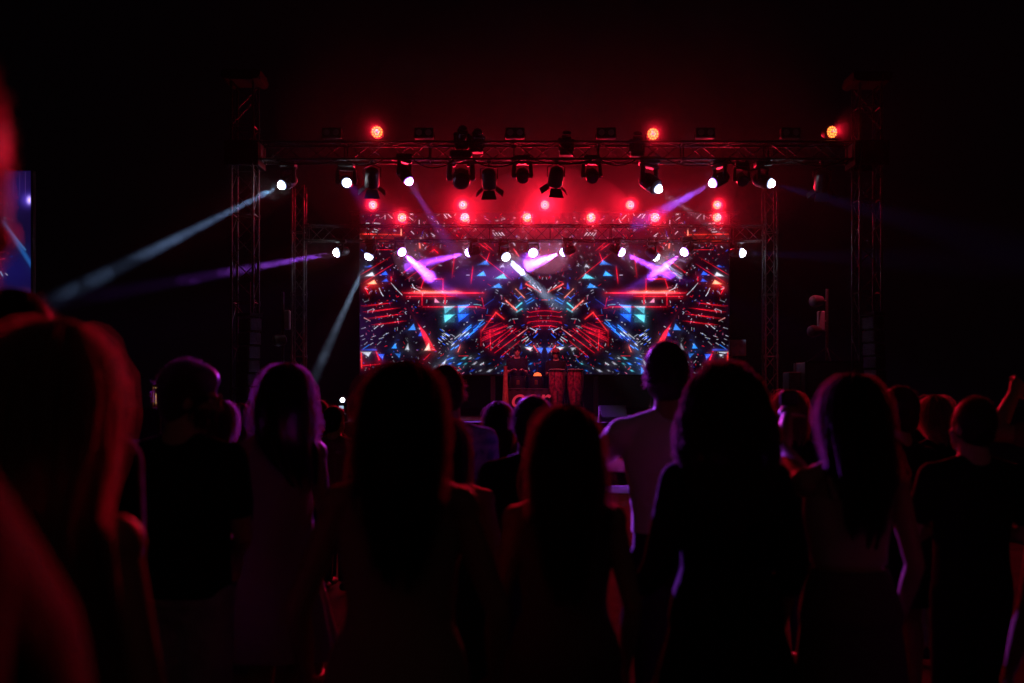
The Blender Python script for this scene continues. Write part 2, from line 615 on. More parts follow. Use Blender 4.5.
    # fan of blue slashes
    for k in range(26):
        u, v = R.random(), R.random()
        x, y = 450 + 30 * u, 348 - 24 * u + 12 * (v - .5)
        l = R.uniform(2.5, 7)
        col = R.choice((BLU, BLU, CYA, mul(BLU, .5), mul(WHT, .9)))
        c.line(x, y, x + l * .78, y - l * .62, R.uniform(.45, .9), col, .06, 2)
    for k in range(22):
        x = R.uniform(436, 452)
        y = R.uniform(329, 344)
        l = R.uniform(1, 3.2)
        c.line(x, y, x + l, y + l * .7, .45, R.choice((mul(WHT, .7), BLU, mul(WHT, .4))))
    # red hatched shard
    c.line(482, 331, 496, 313, 1.0, (1.1, .04, .05), .2, 2)
    c.line(496, 312.5, 504, 319, 1.1, (1.2, .05, .05), .2, 2)
    c.poly([(484, 335), (497, 322), (506, 323), (494, 341), (485, 343)], (.07, .002, .008), .05, 2)
    for k in range(7):
        c.line(481 + R.uniform(0, 6), 330 + k * 1.9, 500 + R.uniform(0, 8), 323 + k * 1.6 + R.uniform(-3, 3), .45, mul(RED, R.uniform(.5, 1)), .05, 2)
    for l in ((481, 330, 481, 346), (490, 330, 491, 351), (491, 350, 516, 329), (495, 353, 527, 329), (502, 356, 520, 341), (486, 348, 510, 330)):
        c.line(*l, .6, mul(RED, .9), .10, 2, 0)
    c.line(518, 336, 526, 330, .6, (1, .5, .5))
    c.line(506, 300.5, 517, 310.5, 1.3, (1.3, .25, .2), .15, 2)
    c.line(516, 289, 525, 298, .9, (1.2, .4, .3), .1)
    c.line(526, 284, 541, 292, 1.1, (1.1, .12, .1), .15, 2)
    for l in ((528, 288, 532, 291), (538, 287, 541, 291), (533, 285, 536, 288)):
        c.line(*l, .7, WHT)
    for l in ((516, 308, 522, 303), (517, 312, 522, 309)):
        c.line(*l, 1.3, TEA, .1)
    for l in ((527, 304, 534, 300), (526, 302, 532, 298)):
        c.line(*l, .8, CYA, .1)
    for y, x in ((311, 531), (316, 527), (321, 528), (326, 532)):
        c.line(x, y + 1.3, CX - 6, y, .6, mul(RED, .8), .08)
        c.line(CX - 6, y, CX, y - .2, .6, mul(RED, .8), .08)
    for l in ((522, 341, 528, 337), (534, 338, 538, 334), (526, 346, 532, 342), (526, 342, 529, 339), (530, 328, 536, 331)):
        c.line(*l, .6, R.choice((WHT, CYA, BLU)))
    c.line(534, 346, 538, 352, 1., (1.2, .1, .1), .1)
    c.line(458, 352, 460, 347, .8, (1.1, .2, .15), .15)
    c.line(459, 356, 468, 356, .5, RED)
    c.line(484, 307, 482, 298, .8, mul(RED, .8), .1)
    c.line(484, 306, 494, 299, .5, mul(BLU, .4), .1)
    c.line(474, 304.5, 481, 305, .8, mul(TEA, .6))
    # bottom rows of parallelograms
    for y, x0_ in ((364, 448), (371, 446), (358.5, 452)):
        for k in range(12):
            x = x0_ + k * 8.1 + R.uniform(-2, 2)
            if R.random() < .25:
                continue
            s = R.uniform(.35, .85) * (1 if k < 6 else .6)
            if y < 360 and R.random() < .6:
                continue
            col = mul(R.choice((TEA, CYA, WHT, BLU, WHT)), R.uniform(.25, 1))
            c.poly([(x, y + 1.3 * s), (x + 3.2 * s, y - 1.2 * s), (x + 6.5 * s, y - 1.5 * s), (x + 3.6 * s, y + 1.2 * s)], col, .06, 1.5)
    c.poly([(440, 366), (446, 360), (444, 367)], WHT, .1)
    c.poly([(444, 372), (448, 367), (448, 374)], CYA, .1)
    c.line(447, 360, 452, 358, .8, BLU, .1)
    # broken glass scattered over the whole picture
    for k in range(1150):
        x, y = R.uniform(SX0, CX), R.uniform(SY0, SY1)
        if 425 < x < 500 and 256 < y < 330 and R.random() < .72:
            continue
        if 405 < x < 440 and 315 < y < 345 and R.random() < .6:
            continue
        ang = math.atan2(y - 300, x - CX) + R.choice((0, PI / 2)) + R.gauss(0, .35)
        l = abs(R.gauss(0, 1.2)) + .3
        col = R.choice((WHT, WHT, mul(WHT, .6), RED, RED, BLU, (.5, .6, .9), PNK))
        c.line(x, y, x + l * math.cos(ang), y + l * math.sin(ang), R.uniform(.35, .6), mul(col, R.uniform(.12, .75)))
    # arcs and rays about the middle of the wall
    for k in range(60):
        a = R.uniform(.05, PI * .95)
        r0 = R.uniform(14, 70)
        x, y = CX - r0 * math.sin(a), 318 - r0 * .75 * math.cos(a)
        l = R.uniform(1.5, 6)
        if R.random() < .55:
            c.line(x, y, x - l * math.sin(a), y - l * .75 * math.cos(a), .45, mul(R.choice((RED, WHT, BLU, RED)), R.uniform(.3, .9)))
        else:
            c.line(x, y, x + l * math.cos(a), y - l * .75 * math.sin(a), .45, mul(R.choice((RED, RED, CYA)), R.uniform(.3, .9)))
    for k in range(70):
        x, y = R.uniform(SX0, CX), R.uniform(SY0, 250)
        ang = R.choice((.6, -.7, 1.5)) + R.gauss(0, .2)
        l = R.uniform(1, 4)
        c.line(x, y, x + l * math.cos(ang), y + l * math.sin(ang), .5, mul(R.choice((WHT, RED, PNK, RED)), R.uniform(.15, .7)))
    # uneven brightness, as LED video has
    g = np.random.default_rng(4)
    lo = g.random((26, 30))
    yi, xi = np.linspace(0, 24.99, c.ny), np.linspace(0, 28.99, c.nx)
    y0, x0 = yi.astype(int), xi.astype(int)
    fy, fx = (yi - y0)[:, None], (xi - x0)[None, :]
    nz = (lo[y0][:, x0] * (1 - fy) * (1 - fx) + lo[y0 + 1][:, x0] * fy * (1 - fx) + lo[y0][:, x0 + 1] * (1 - fy) * fx + lo[y0 + 1][:, x0 + 1] * fy * fx)
    c.a *= (.35 + 1.15 * nz)[..., None] * (.75 + .5 * g.random((c.ny, c.nx)))[..., None]
    c.line(404, 293, 483, 293, 1.2, (1.2, .03, .07), .35, 3, 1)
    c.line(414, 292.8, 462, 292.8, .9, (.8, .5, .45), .0, 2, 1)
    c.a = 1.02 * np.clip(c.a, 0, None) ** 1.18
    return c


half = paint_half()
full = Canvas(SX0, SX1, SY0, SY1, 1.0)
full.nx, full.ny = half.nx * 2, half.ny
full.a = np.concatenate((half.a, half.a[:, ::-1]), 1)
M['led'] = emit_attr('led_pixels', .95)

sc_ = at(CX, SY1, SD)
scr = empty('led_screen', (sc_.x, SD, DECK), 'huge LED video wall with red and blue shattered mirror graphics behind the band', 'video screen')
w = (SX1 - SX0) / F * SD
zt, zb = at(0, SY0, SD).z - DECK, at(0, SY1, SD).z - DECK
m = MB()
m.box((0, .09, (zt + zb) / 2), (w + .06, .18, zt - zb + .06), bev=.01)
m.obj('cabinet', 'black', scr)
for x in (-4.2, -1.4, 1.4, 4.2):
    m = MB()
    m.box((x, .12, zb / 2 - .02), (.12, .12, zb - .04))
    m.box((x, .5, .03), (.12, .9, .06))
    m.obj('support_stand', 'dark_metal', scr)
full.obj('picture', SD, SX0, SX1, SY0, SY1, M['led'], scr)

# side screen at the far left
sx0, sx1, sy0, sy1, sd = -60.0, 31.0, 171.0, 293.5, 20.0
c = Canvas(sx0, sx1, sy0, sy1, 1.4)
R = random.Random(3)
c.a += np.array((.006, .003, .028))
c.blob(20, 190, 14, 18, (.012, .003, .06))
c.blob(14, 270, 30, 22, (.001, .002, .05))
c.blob(2, 215, 10, 40, (.02, .01, .04))
c.line(4, 222, 34, 268, 4, (.008, .075, .24), .12, 4, 0)
c.line(5, 224, 26, 250, 1.6, (.03, .12, .28), 0)
c.blob(30, 200, 2.2, 3.2, (1.0, .7, 1.6))
c.blob(29, 200, 6, 6, (.08, .04, .5))
for k in range(60):
    x, y = R.uniform(-60, 14), R.uniform(172, 290)
    c.line(x, y, x + R.uniform(-2, 3), y + R.uniform(-2, 2), .6, mul(R.choice((WHT, RED, BLU, PNK)), R.uniform(.1, .6)))
for y in (249, 255, 262):
    c.line(-20, y, 5, y - 3, .7, (.9, .02, .1), .1)
c.line(1, 272, 3, 276, 1, (.2, .5, .7))
for k in range(24):
    x = sx0 + k * 4
    c.blob(x, 291, 2.5, 3.5, (.012, .004, .02))
for x in (9, 14, 20, 26):
    c.line(x, 172, x, 196, .5, (.03, .012, .05))
scr2 = empty('side_screen', ((sx0 + sx1) / 2 / F * sd - 512 / F * sd, sd, 0), 'blue side video screen at the left edge showing a stage light beam', 'video screen')
zt, zb = at(0, sy0, sd).z, at(0, sy1, sd).z
m = MB()
m.box((0, .08, (zt + zb) / 2), ((sx1 - sx0) / F * sd + .05, .16, zt - zb + .05), bev=.01)
m.obj('cabinet', 'black', scr2)
for x in (-.7, .7):
    m = MB()
    m.cyl((x, .25, 0), (x, .25, zt), .04)
    m.box((x, .3, .03), (.5, .9, .06))
    m.obj('support_stand', 'dark_metal', scr2)
c.obj('picture', sd, sx0, sx1, sy0, sy1, M['led'], scr2)


def truss(name, a, b, w, h, label, pitch=.5, group=None, r=.026):
    """box truss from a to b; w across, h high (for a mast both are the section)"""
    a, b = Vector(a), Vector(b)
    root = empty(name, a, label, 'truss', group)
    d = b - a
    L = d.length
    u = d.normalized()
    if abs(u.z) > .9:
        p, q = Vector((1, 0, 0)), Vector((0, 1, 0))
    else:
        p, q = Vector((0, 1, 0)), Vector((0, 0, 1))
    cs = [p * sx * w / 2 + q * sz * h / 2 for sx, sz in ((-1, -1), (1, -1), (1, 1), (-1, 1))]
    for c_ in cs:
        k = MB()
        k.cyl(c_, c_ + d, r, n=10)
        k.obj('chord', 'alu', root)
    k = MB()
    n = max(2, int(L / pitch))
    for i in range(n):
        for s in range(4):
            c0, c1 = cs[s], cs[(s + 1) % 4]
            p0, p1 = u * (L * i / n), u * (L * (i + 1) / n)
            if i % 2:
                c0, c1 = c1, c0
            k.cyl(c0 + p0, c1 + p1, r * .45, n=6, cap=False)
    for i in range(0, n + 1, 4):
        p0 = u * (L * i / n)
        for s in range(4):
            k.cyl(cs[s] + p0, cs[(s + 1) % 4] + p0, r * .5, n=6, cap=False)
            k.cyl(cs[s] + p0 - u * .05, cs[s] + p0 + u * .05, r * 1.5, n=8)
    k.obj('lattice', 'alu', root)
    return root


FD, MD, BD = 20.5, 24.0, 27.6
z0, z1 = at(0, 161, FD).z, at(0, 144, FD).z
truss('lighting_truss', (at(262, 0, FD).x, FD, (z0 + z1) / 2), (at(850, 0, FD).x, FD, (z0 + z1) / 2), .36, z1 - z0, 'front horizontal lighting truss spanning the stage above all lamps', .42)
z0m, z1m = at(0, 241, MD).z, at(0, 226, MD).z
truss('lighting_truss', (at(308, 0, MD).x, MD, (z0m + z1m) / 2), (at(762, 0, MD).x, MD, (z0m + z1m) / 2), .3, z1m - z0m, 'lower horizontal truss crossing in front of the top of the video wall', .36, r=.02)
z0b = at(0, 211.5, BD).z
truss('lighting_truss', (at(352, 0, BD).x, BD, z0b - .2), (at(738, 0, BD).x, BD, z0b - .2), .3, .3, 'rear truss behind the upper edge of the video wall', .4, r=.02)
ft = bpy.data.objects['lighting_truss']
R = random.Random(8)
for q in range(9):
    xa = .4 + q * 1.32 + R.uniform(-.1, .1)
    xb = xa + R.uniform(.7, 1.25)
    sag = R.uniform(.08, .22)
    k = MB()
    k.tube([Vector((xa + (xb - xa) * t, -.21 + .02 * math.sin(9 * t), -.2 - sag * 4 * t * (1 - t))) for t in np.linspace(0, 1, 12)], .014, n=6)
    k.obj('cable', 'tower_black', ft)
for px, ytop, d, lab in ((245, 84, FD, 'tall outer truss tower on the left of the stage'), (867, 86, FD, 'tall outer truss tower on the right of the stage')):
    b = at(px, 400, d)
    tw = truss('truss_tower', (b.x, d, 0.0), (b.x, d, at(0, ytop, d).z), .44, .44, lab, .45, 'outer truss towers')
    k = MB()
    h = at(0, ytop, d).z
    k.box((0, 0, h + .11), (.78, .6, .2), bev=.02)
    k.cyl((-.3, -.36, h + .1), (-.3, .36, h + .1), .1)
    k.cyl((.3, -.36, h + .1), (.3, .36, h + .1), .1)
    k.obj('head_block', 'tower_black', tw)
    k = MB()
    zs = at(0, 156, d).z
    for s in (-1, 1):
        k.box((s * .3, 0, zs), (.1, .62, .5), bev=.01)
        k.box((0, s * .3, zs), (.5, .1, .5), bev=.01)
    k.obj('sleeve_block', 'tower_black', tw)
    k = MB()
    k.box((0, 0, .06), (1.3, 1.3, .1), bev=.02)
    k.obj('base_plate', 'dark_metal', tw)
for px, lab in ((299, 'slim inner truss tower left of the video wall'), (770, 'slim inner truss tower right of the video wall')):
    b = at(px, 400, MD)
    tw = truss('truss_tower', (b.x, MD, DECK), (b.x, MD, at(0, 186, MD).z), .28, .28, lab, .36, 'inner truss towers', r=.022)
    k = MB()
    k.box((0, 0, .03), (.7, .7, .05), bev=.01)
    k.obj('base_plate', 'dark_metal', tw)


# ------------------------------------------------------------------ lamps
def spot(name, loc, d, color, power, angle, blend=.3, size=.06, parent=None):
    l = bpy.data.lights.new(name, 'SPOT')
    l.color = color
    l.energy = power
    l.spot_size = math.radians(angle)
    l.spot_blend = blend
    l.shadow_soft_size = size
    o = link(bpy.data.objects.new(name, l))
    o.rotation_euler = Vector(d).to_track_quat('-Z', 'Y').to_euler()
    if parent is not None:
        o.location = Vector(loc) - parent.location
        o.parent = parent
    else:
        o.location = loc
    return o


VIO, WBL = (.42, .10, 1.), (.46, .64, 1.)


def moving_head(lens, target, truss_z, lamp, label, group, size=1., r=.105, stand=False):
    """lens centre; looks at target; hung under (or stood on) a truss whose tube is at truss_z"""
    d = (target - lens).normalized()
    piv = lens - d * (.375 * size - .13)
    root = empty('moving_head_light', (piv.x, piv.y, truss_z), label, 'stage light', group)
    o = Vector((0, 0, piv.z - truss_z))
    rot = aim(d)
    s = size
    k = MB()                                   # head shell
    k.lathe(o + d * (.375 * s - .205) - d * .375 * s, d, [(0, .06 * s), (.015 * s, .10 * s), (.09 * s, .135 * s), (.24 * s, .14 * s), (.34 * s, .13 * s), (.375 * s, r + .022)], 24)
    for a in range(4):
        t = aim(d) @ Vector((math.cos(a * PI / 2 + .7), math.sin(a * PI / 2 + .7), 0))
        k.cyl(o + t * .125 * s - d * .1 * s, o + t * .125 * s + d * .1 * s, .022 * s, n=8)
    head = k.obj('head', 'black', root)
    k = MB()
    if lamp:
        k.lathe(o + d * (.375 * s - .205), d, [(0, r * 1.0), (.035, r), (.066, r * .86), (.095, r * .6), (.11, r * .3), (.114, r * .05)], 24)
        k.obj('lens', lamp, head)
        k = MB()
        k.lathe(o + d * (.375 * s - .207), d, [(0, r + .016), (.02, r + .016), (.026, r * .93), (0, r * .93)], 28)  # glowing rim added to imitate the soft coloured fringe of the lens
        k.obj('lens_fringe', 'violet_fringe' if lamp == 'violet_lamp' else 'white_fringe', head)
    else:
        k.lathe(o + d * .17 * s, d, [(0, r * 1.0), (.03, r), (.05, r * .8), (.062, r * .3)], 24)
        k.obj('lens', 'glass_dark', head)
    sg = 1 if not stand else -1
    k = MB()                                   # yoke
    ax = Vector((d.y, -d.x, 0)).normalized()
    yk = o + Vector((0, 0, .26 * s * sg))
    for q in (-1, 1):
        k.capsule(o + ax * q * .185 * s, o + ax * q * .17 * s + Vector((0, 0, .24 * s * sg)), .045 * s, .04 * s)
        k.cyl(o + ax * q * .12 * s, o + ax * q * .21 * s, .05 * s)
    k.box(yk, (.40 * s, .12 * s, .06 * s), Matrix.Rotation(math.atan2(ax.y, ax.x), 3, 'Z'), bev=.015 * s)
    k.obj('yoke', 'black', root)
    k = MB()
    bz = o + Vector((0, 0, .345 * s * sg))
    k.box(bz, (.34 * s, .26 * s, .11 * s), bev=.02 * s)
    base = k.obj('base', 'black', root)
    k = MB()
    for q in (-1, 1):
        if abs(bz.z) > .06:
            k.cyl(bz + Vector((q * .11 * s, 0, .05 * s * sg)), Vector((q * .11 * s, 0, 0)), .016, n=8)
        k.cyl(Vector((q * .11 * s, -.03, 0)), Vector((q * .11 * s, .03, 0)), .045, n=10)
    k.obj('clamp', 'dark_metal', base)
    return root, d


beams = [  # lens px, py, depth, lamp, target px, py, depth, colour, power, angle, label
    (280, 186, FD, 'white_lamp', 20, 318, 16, (.32, .52, 1.), 44000, 3.4, 'moving head at the far left under the front truss sending a pale beam down left'),
    (347, 183, FD, 'white_lamp', 632, 470, 4.6, (.36, .06, 1.), 24000, 4.2, 'moving head under the front truss with a white lens and a barely seen beam'),
    (410, 183, FD, 'violet_lamp', 452, 250, 19.8, VIO, 9000, 9, 'moving head under the front truss with a violet beam pointing down right'),
    (660, 190, FD, 'white_lamp', 745, 252, 19, WBL, 4500, 4.5, 'big boxy moving head with white lens and narrow beam pointing down right'),
    (711, 184, FD, 'violet_lamp', 630, 228, 19.6, (.30, .08, 1.), 24000, 9, 'moving head under the front truss with a violet beam pointing down left'),
    (773, 184, FD, 'white_lamp', 960, 235, 18, (.14, .12, 1.), 3800, 9, 'moving head at the right of the front truss with a dim blue beam'),
    (335, 253, MD, 'white_lamp', 190, 279, 22, (.40, .08, 1.), 60000, 4.4, 'lower moving head left of the video wall throwing a violet beam level to the left'),
    (368, 258, MD, 'white_lamp', 302, 405, 22.5, WBL, 26000, 4.6, 'lower moving head at the wall edge dropping a white beam down left'),
    (403, 253, MD, 'violet_lamp', 442, 288, 22.8, (.38, .06, 1.), 40000, 13, 'leftmost violet moving head in front of the video wall, beam falling right'),
    (467, 253, MD, 'violet_lamp', 400, 269, 24.2, (.34, .05, 1.), 50000, 10, 'violet moving head whose level beam crosses the leftmost one'),
    (507, 258, MD, 'white_lamp', 540, 290, 22.8, WBL, 40000, 8, 'white moving head left of the picture centre with a stubby bright beam'),
    (533, 253, MD, 'violet_lamp', 235, 420, 5, (.34, .05, 1.), 26000, 4.3, 'violet moving head just left of centre next to the bright violet wash'),
    (562, 253, MD, 'violet_lamp', 515, 270, 24.2, (.45, .09, 1.), 40000, 20, 'violet moving head just right of centre making the brightest violet wash'),
    (623, 253, MD, 'violet_lamp', 682, 281, 23.3, (.34, .05, 1.), 26000, 10, 'violet moving head right of centre with beam falling right'),
    (657, 258, MD, 'white_lamp', 690, 285, 24.1, WBL, 16000, 7, 'white moving head on the right half of the video wall'),
    (683, 253, MD, 'violet_lamp', 645, 281, 23.1, (.32, .05, 1.), 26000, 10, 'rightmost violet moving head in front of the video wall, beam falling left'),
    (744, 253, MD, 'white_lamp', 965, 262, 21, (.25, .12, 1.), 3800, 9, 'lower moving head standing clear to the right of the video wall'),
]
beam_axes = []
for (px, py, d, lamp, tx, ty, td, col, pw, an, lab) in beams:
    lens, tgt = at(px, py, d - .3), at(tx, ty, td)
    tz = at(0, 161, FD).z - .02 if d == FD else at(0, 241, MD).z - .02
    if d == FD:
        lens = at(px, py, d - .1)
    r = .085 if d == FD else .098
    beam_axes.append((lens, (tgt - lens).normalized()))
    root, dv = moving_head(lens, tgt, tz, lamp, lab, 'moving heads on the front truss' if d == FD else 'moving heads on the lower truss', 1.25 if px == 660 else (1. if d == FD else .74), r)
    spot('beam_lamp', lens + dv * .09, dv, col, pw, an * 1.25, 1., .05, root)

# dark-lensed fixtures under and on the front truss
zu = at(0, 161, FD).z - .02
zt_ = at(0, 144, FD).z + .02
for px, py, s, lab in ((461, 183, 1.35, 'large unlit moving head, first from the left of the dark centre row'), (523, 179, 1.0, 'unlit moving head hanging between the two barn door lamps'), (593, 179, 1.0, 'unlit moving head at the right end of the dark centre row'),
                       (744, 182, .85, 'unlit moving head between the violet and blue lit ones at the right')):
    lens = at(px, py, FD - .1)
    moving_head(lens, lens + Vector((.05, -1, -.55)), zu, None, lab, 'unlit moving heads', s, .1)
for px, py, lab in ((463, 131, 'unlit moving head standing on top of the truss, left of a pair'), (478, 134, 'unlit moving head standing on top of the truss, right of a pair'), (567, 135, 'unlit moving head pointing up on the truss above a barn door lamp'), (638, 136, 'unlit moving head on the truss left of a red lamp')):
    lens = at(px, py - 3, FD)
    moving_head(lens, lens + Vector((.1, -.4, 1.0 if px > 500 else .3)), zt_, None, lab, 'unlit moving heads', .8, .09, True)


def barn_fresnel(px, py, label, yaw=0.):
    c0 = at(px, py, FD - .05)
    root = empty('fresnel_light', (c0.x, c0.y, zu), label, 'stage light', 'barn door lamps on the front truss')
    o = Vector((0, 0, c0.z - zu))
    d = Vector((yaw, .62, -.85)).normalized()
    x, y = basis(d)
    k = MB()
    k.lathe(o - d * .2, d, [(0, .09), (.03, .13), (.1, .15), (.3, .155), (.38, .15)], 20)
    k.box(o - d * .06 + y * .13, (.12, .2, .06), aim(d))
    body = k.obj('body', 'black', root)
    k = MB()
    k.lathe(o + d * .165, d, [(0, .13), (.03, .12), (.05, .05)], 20)
    k.obj('lens', 'glass_dark', body)
    k = MB()
    k.lathe(o + d * .17, d, [(0, .165), (.02, .165)], 4)
    k.obj('door_ring', 'dark_metal', body)
    e = o + d * .2
    for q, (ax, up) in enumerate(((x, y), (-x, y), (y, x), (-y, x))):
        out = (ax * .75 + d * .66).normalized()
        p0 = e + ax * .125
        k = MB()
        w0, w1, L = .11, (.16 if q > 1 else .13), .2
        nn = out.cross(up).normalized() * .006
        q4 = [p0 - up * w0, p0 + up * w0, p0 + out * L + up * w1, p0 + out * L - up * w1]
        k.add([v + nn for v in q4] + [v - nn for v in q4], [(0, 1, 2, 3), (7, 6, 5, 4), (0, 4, 5, 1), (1, 5, 6, 2), (2, 6, 7, 3), (3, 7, 4, 0)])
        k.obj('barn_door', 'black', root)
    k = MB()
    for s in (-1, 1):
        k.tube([o + Vector((s * .17, 0, 0)), o + Vector((s * .18, 0, .2)), o + Vector((s * .05, 0, .26)), o + Vector((0, 0, .27))], .014, n=6)
    k.cyl(o + Vector((0, 0, .26)), (0, 0, 0), .018)
    k.cyl((-.04, 0, 0), (.04, 0, 0), .045)
    k.obj('yoke', 'dark_metal', root)
    spot('stage_fill', c0 + d * .26, d, (1, .06, .13), 620, 58, .8, .08, root)  # red fill added in each dark fresnel to brighten drums and banner


barn_fresnel(372, 178, 'dark barn door lamp hanging at the left between two white lenses', -.1)
barn_fresnel(489, 179, 'dark barn door lamp beside the large dark moving head', .05)
barn_fresnel(556, 177, 'dark barn door lamp at the middle of the front truss', -.15)
barn_fresnel(822, 181, 'dark barn door lamp near the right tower', .1)


def blinder(px, py, label, yaw=0.):
    c0 = at(px, py, FD - .05)
    root = empty('blinder_light', (c0.x, c0.y, zt_), label, 'stage light', 'twin blinder lamps on the front truss', yaw)
    o = Vector((0, 0, c0.z - zt_))
    k = MB()
    k.box(o, (.40, .16, .22), bev=.02)
    for s in (-1, 1):
        k.lathe(o + Vector((s * .098, -.07, 0)), (0, -1, 0), [(0, .088), (.035, .094), (.04, .082), (.02, .08)], 20)
    hs = k.obj('housing', 'black', root)
    for s in (-1, 1):
        k = MB()
        k.lathe(o + Vector((s * .098, -.075, 0)), (0, -1, 0), [(0, .078), (.012, .074), (.024, .04), (.026, .01)], 20)
        k.obj('lens', 'glass_grey', hs)
    k = MB()
    for s in (-1, 1):
        k.tube([o + Vector((s * .21, .02, 0)), o + Vector((s * .21, .04, -.14)), Vector((s * .05, .04, o.z - .16))], .013, n=6)
    k.cyl((0, .04, o.z - .15), (0, .04, -.02), .018)
    k.obj('bracket', 'dark_metal', root)


for px, lab in ((332, 'twin lens blinder on the truss left of the left red lamp'), (424, 'twin lens blinder on the truss right of the left red lamp'), (515, 'twin lens blinder on the truss right of two upright moving heads'),
                (606, 'twin lens blinder on the truss left of the centre right red lamp'), (705, 'twin lens blinder on the truss right of the centre right red lamp'), (790, 'twin lens blinder on the truss left of the far right red lamp')):
    blinder(px, 133.5, lab)


def par(px, py, d, tz, label, group, power, tilt=-.12, yaw=0., r=.095, ang=70, leds=True, standing=True, col=(1, .008, .034)):
    c0 = at(px, py, d)
    root = empty('par_light', (c0.x, d + .12, tz), label, 'stage light', group)
    o = c0 - root.location
    dv = Vector((yaw, -1, tilt)).normalized()
    x, y = basis(dv)
    k = MB()
    k.lathe(o - dv * .24, dv, [(0, .05), (.02, r * .9), (.1, r * 1.1), (.22, r * 1.15), (.25, r * 1.15), (.25, r * 1.02), (.235, r)], 24)
    can = k.obj('can', 'black', root)
    k = MB()
    k.lathe(o - dv * .01, dv, [(0, r), (.004, r * .98), (.006, r * .2)], 24)
    k.obj('lens', 'red_lens', can)
    k = MB()
    for n_, rr in ((6, .42), (12, .82)):
        for j in range(n_):
            a = 2 * PI * j / n_
            p = o + (x * math.cos(a) + y * math.sin(a)) * r * rr
            k.lathe(p, dv, [(0, r * .17), (.008, r * .15), (.012, r * .05)], 8)
    k.obj('led_ring', 'red_led', can)
    k = MB()
    up = 1 if tz > c0.z else -1
    for s in (-1, 1):
        k.tube([o + x * s * (r * 1.25), o + x * s * (r * 1.3) + Vector((0, .02, up * .12)), Vector((s * .03, .02, o.z + up * .17)), Vector((0, .02, o.z + up * .17))], .012, n=6)
    if abs(o.z + up * .17) > .02:
        k.cyl((0, .02, o.z + up * .17), (0, .02, 0), .016)
    k.cyl((-.03, 0, 0), (.03, 0, 0), .04)
    k.obj('bracket', 'dark_metal', root)
    spot('par_lamp', c0 + dv * .04, dv, col, power, ang, .9, .07, root)


for px, py, yw, lab in ((377, 132, 0, 'red LED lamp standing on the left part of the front truss'), (653, 134, 0, 'red LED lamp standing right of centre on the front truss'), (832, 132, .3, 'red LED lamp turned aside at the far right of the front truss')):
    par(px, py, FD - .1, zt_, lab, 'red lamps on the front truss', 420, -.15, yw, r=.118)
for px, lab in ((373, 'red lamp above the top left corner of the video wall'), (463, 'red lamp above the video wall, second from the left of the rear row'), (545, 'red lamp above the middle of the video wall'),
                (630, 'red lamp above the video wall, fourth of the rear row'), (717, 'red lamp above the top right corner of the video wall')):
    par(px, 205, BD - .15, z0b - .02, lab, 'red lamps on the rear truss', 800, -.14, 0, r=.115)
for px, lab in ((402, 'red lamp on the lower truss over the far left violet head'), (465, 'red lamp on the lower truss directly below a rear red lamp'), (527, 'red lamp on the lower truss left of the picture middle under a bright streak'),
                (591, 'red lamp on the lower truss right of the picture middle'), (655, 'red lamp on the lower truss above the right white head'), (717, 'red lamp at the right end of the lower truss')):
    par(px, 217.5, MD - .1, z1m + .01, lab, 'red lamps on the lower truss', 680, -.2, 0, r=.105)

# nested haze shells added round the red lamps to imitate their bloom
lamps_ = [(377, 132, FD, .8), (653, 134, FD, .9), (832, 132, FD, .6)] + [(p, 205, BD - .25, 1.) for p in (373, 463, 545, 630, 717)] + [(p, 217.5, MD - .2, .9) for p in (402, 465, 527, 591, 655, 717)]
for r_, dens in ((.18, .07), (.30, .028), (.55, .006), (.9, .0015)):
    m = MB()
    for (px, py, d, k_) in lamps_:
        m.ball(at(px, py, d - r_ * .6), (r_ * k_, r_ * .9, r_ * k_), n=24, m=14)
    volume('lamp_halo', m, dens, .72)

# smoke over the stage that the lamps light up
smoke((.95, 25.6, 8.0), (5.0, 2.6, 4.2), .010, .3)
smoke((1.0, 22.6, 8.2), (6.4, 3.0, 4.6), .0042, .35)
smoke((1.2, 22.8, 7.4), (3.6, 2.6, 3.6), .0035, .35)
smoke((.2, 26.2, 5.9), (3.6, 1.2, 1.6), .012, .6)
smoke((.95, 25.6, 6.3), (2.2, 1.6, 1.25), .036, .6)
for (i, L_, R_, dens) in ((0, 14, .6, .0006), (0, 10, .55, .0009), (0, 6.5, .5, .0018), (0, 4., .45, .003), (0, 2.2, .4, .005), (2, 3, .4, .008), (3, 2.4, .4, .012), (4, 2.6, .4, .010), (5, 9, .7, .0016), (6, 10, .5, .0002), (6, 7, .4, .0006), (6, 4.6, .4, .002), (6, 3.2, .38, .004), (6, 2.2, .36, .010),
                          (7, 12, .5, .002), (7, 6, .4, .003), (7, 3.6, .35, .004), (7, 2, .3, .006), (8, 1.5, .4, .10), (9, 2.0, .35, .09), (10, .9, .25, .16), (12, 1.2, .42, .30), (13, 1.5, .35, .09), (14, 1., .3, .09), (15, 1.5, .35, .09), (16, 8, .6, .0014)):
    le, dv = beam_axes[i]
    smoke(le + dv * L_ * .33, (R_, R_, L_ / 2), dens, .35, Vector(dv).to_track_quat('Z', 'Y').to_euler())  # smoke sheath added along the beam to make it show and fade
le, dv = beam_axes[0]
smoke(le + dv * 3.05, (.30, .30, .7), .006, .35, Vector(dv).to_track_quat('Z', 'Y').to_euler())
R = random.Random(21)
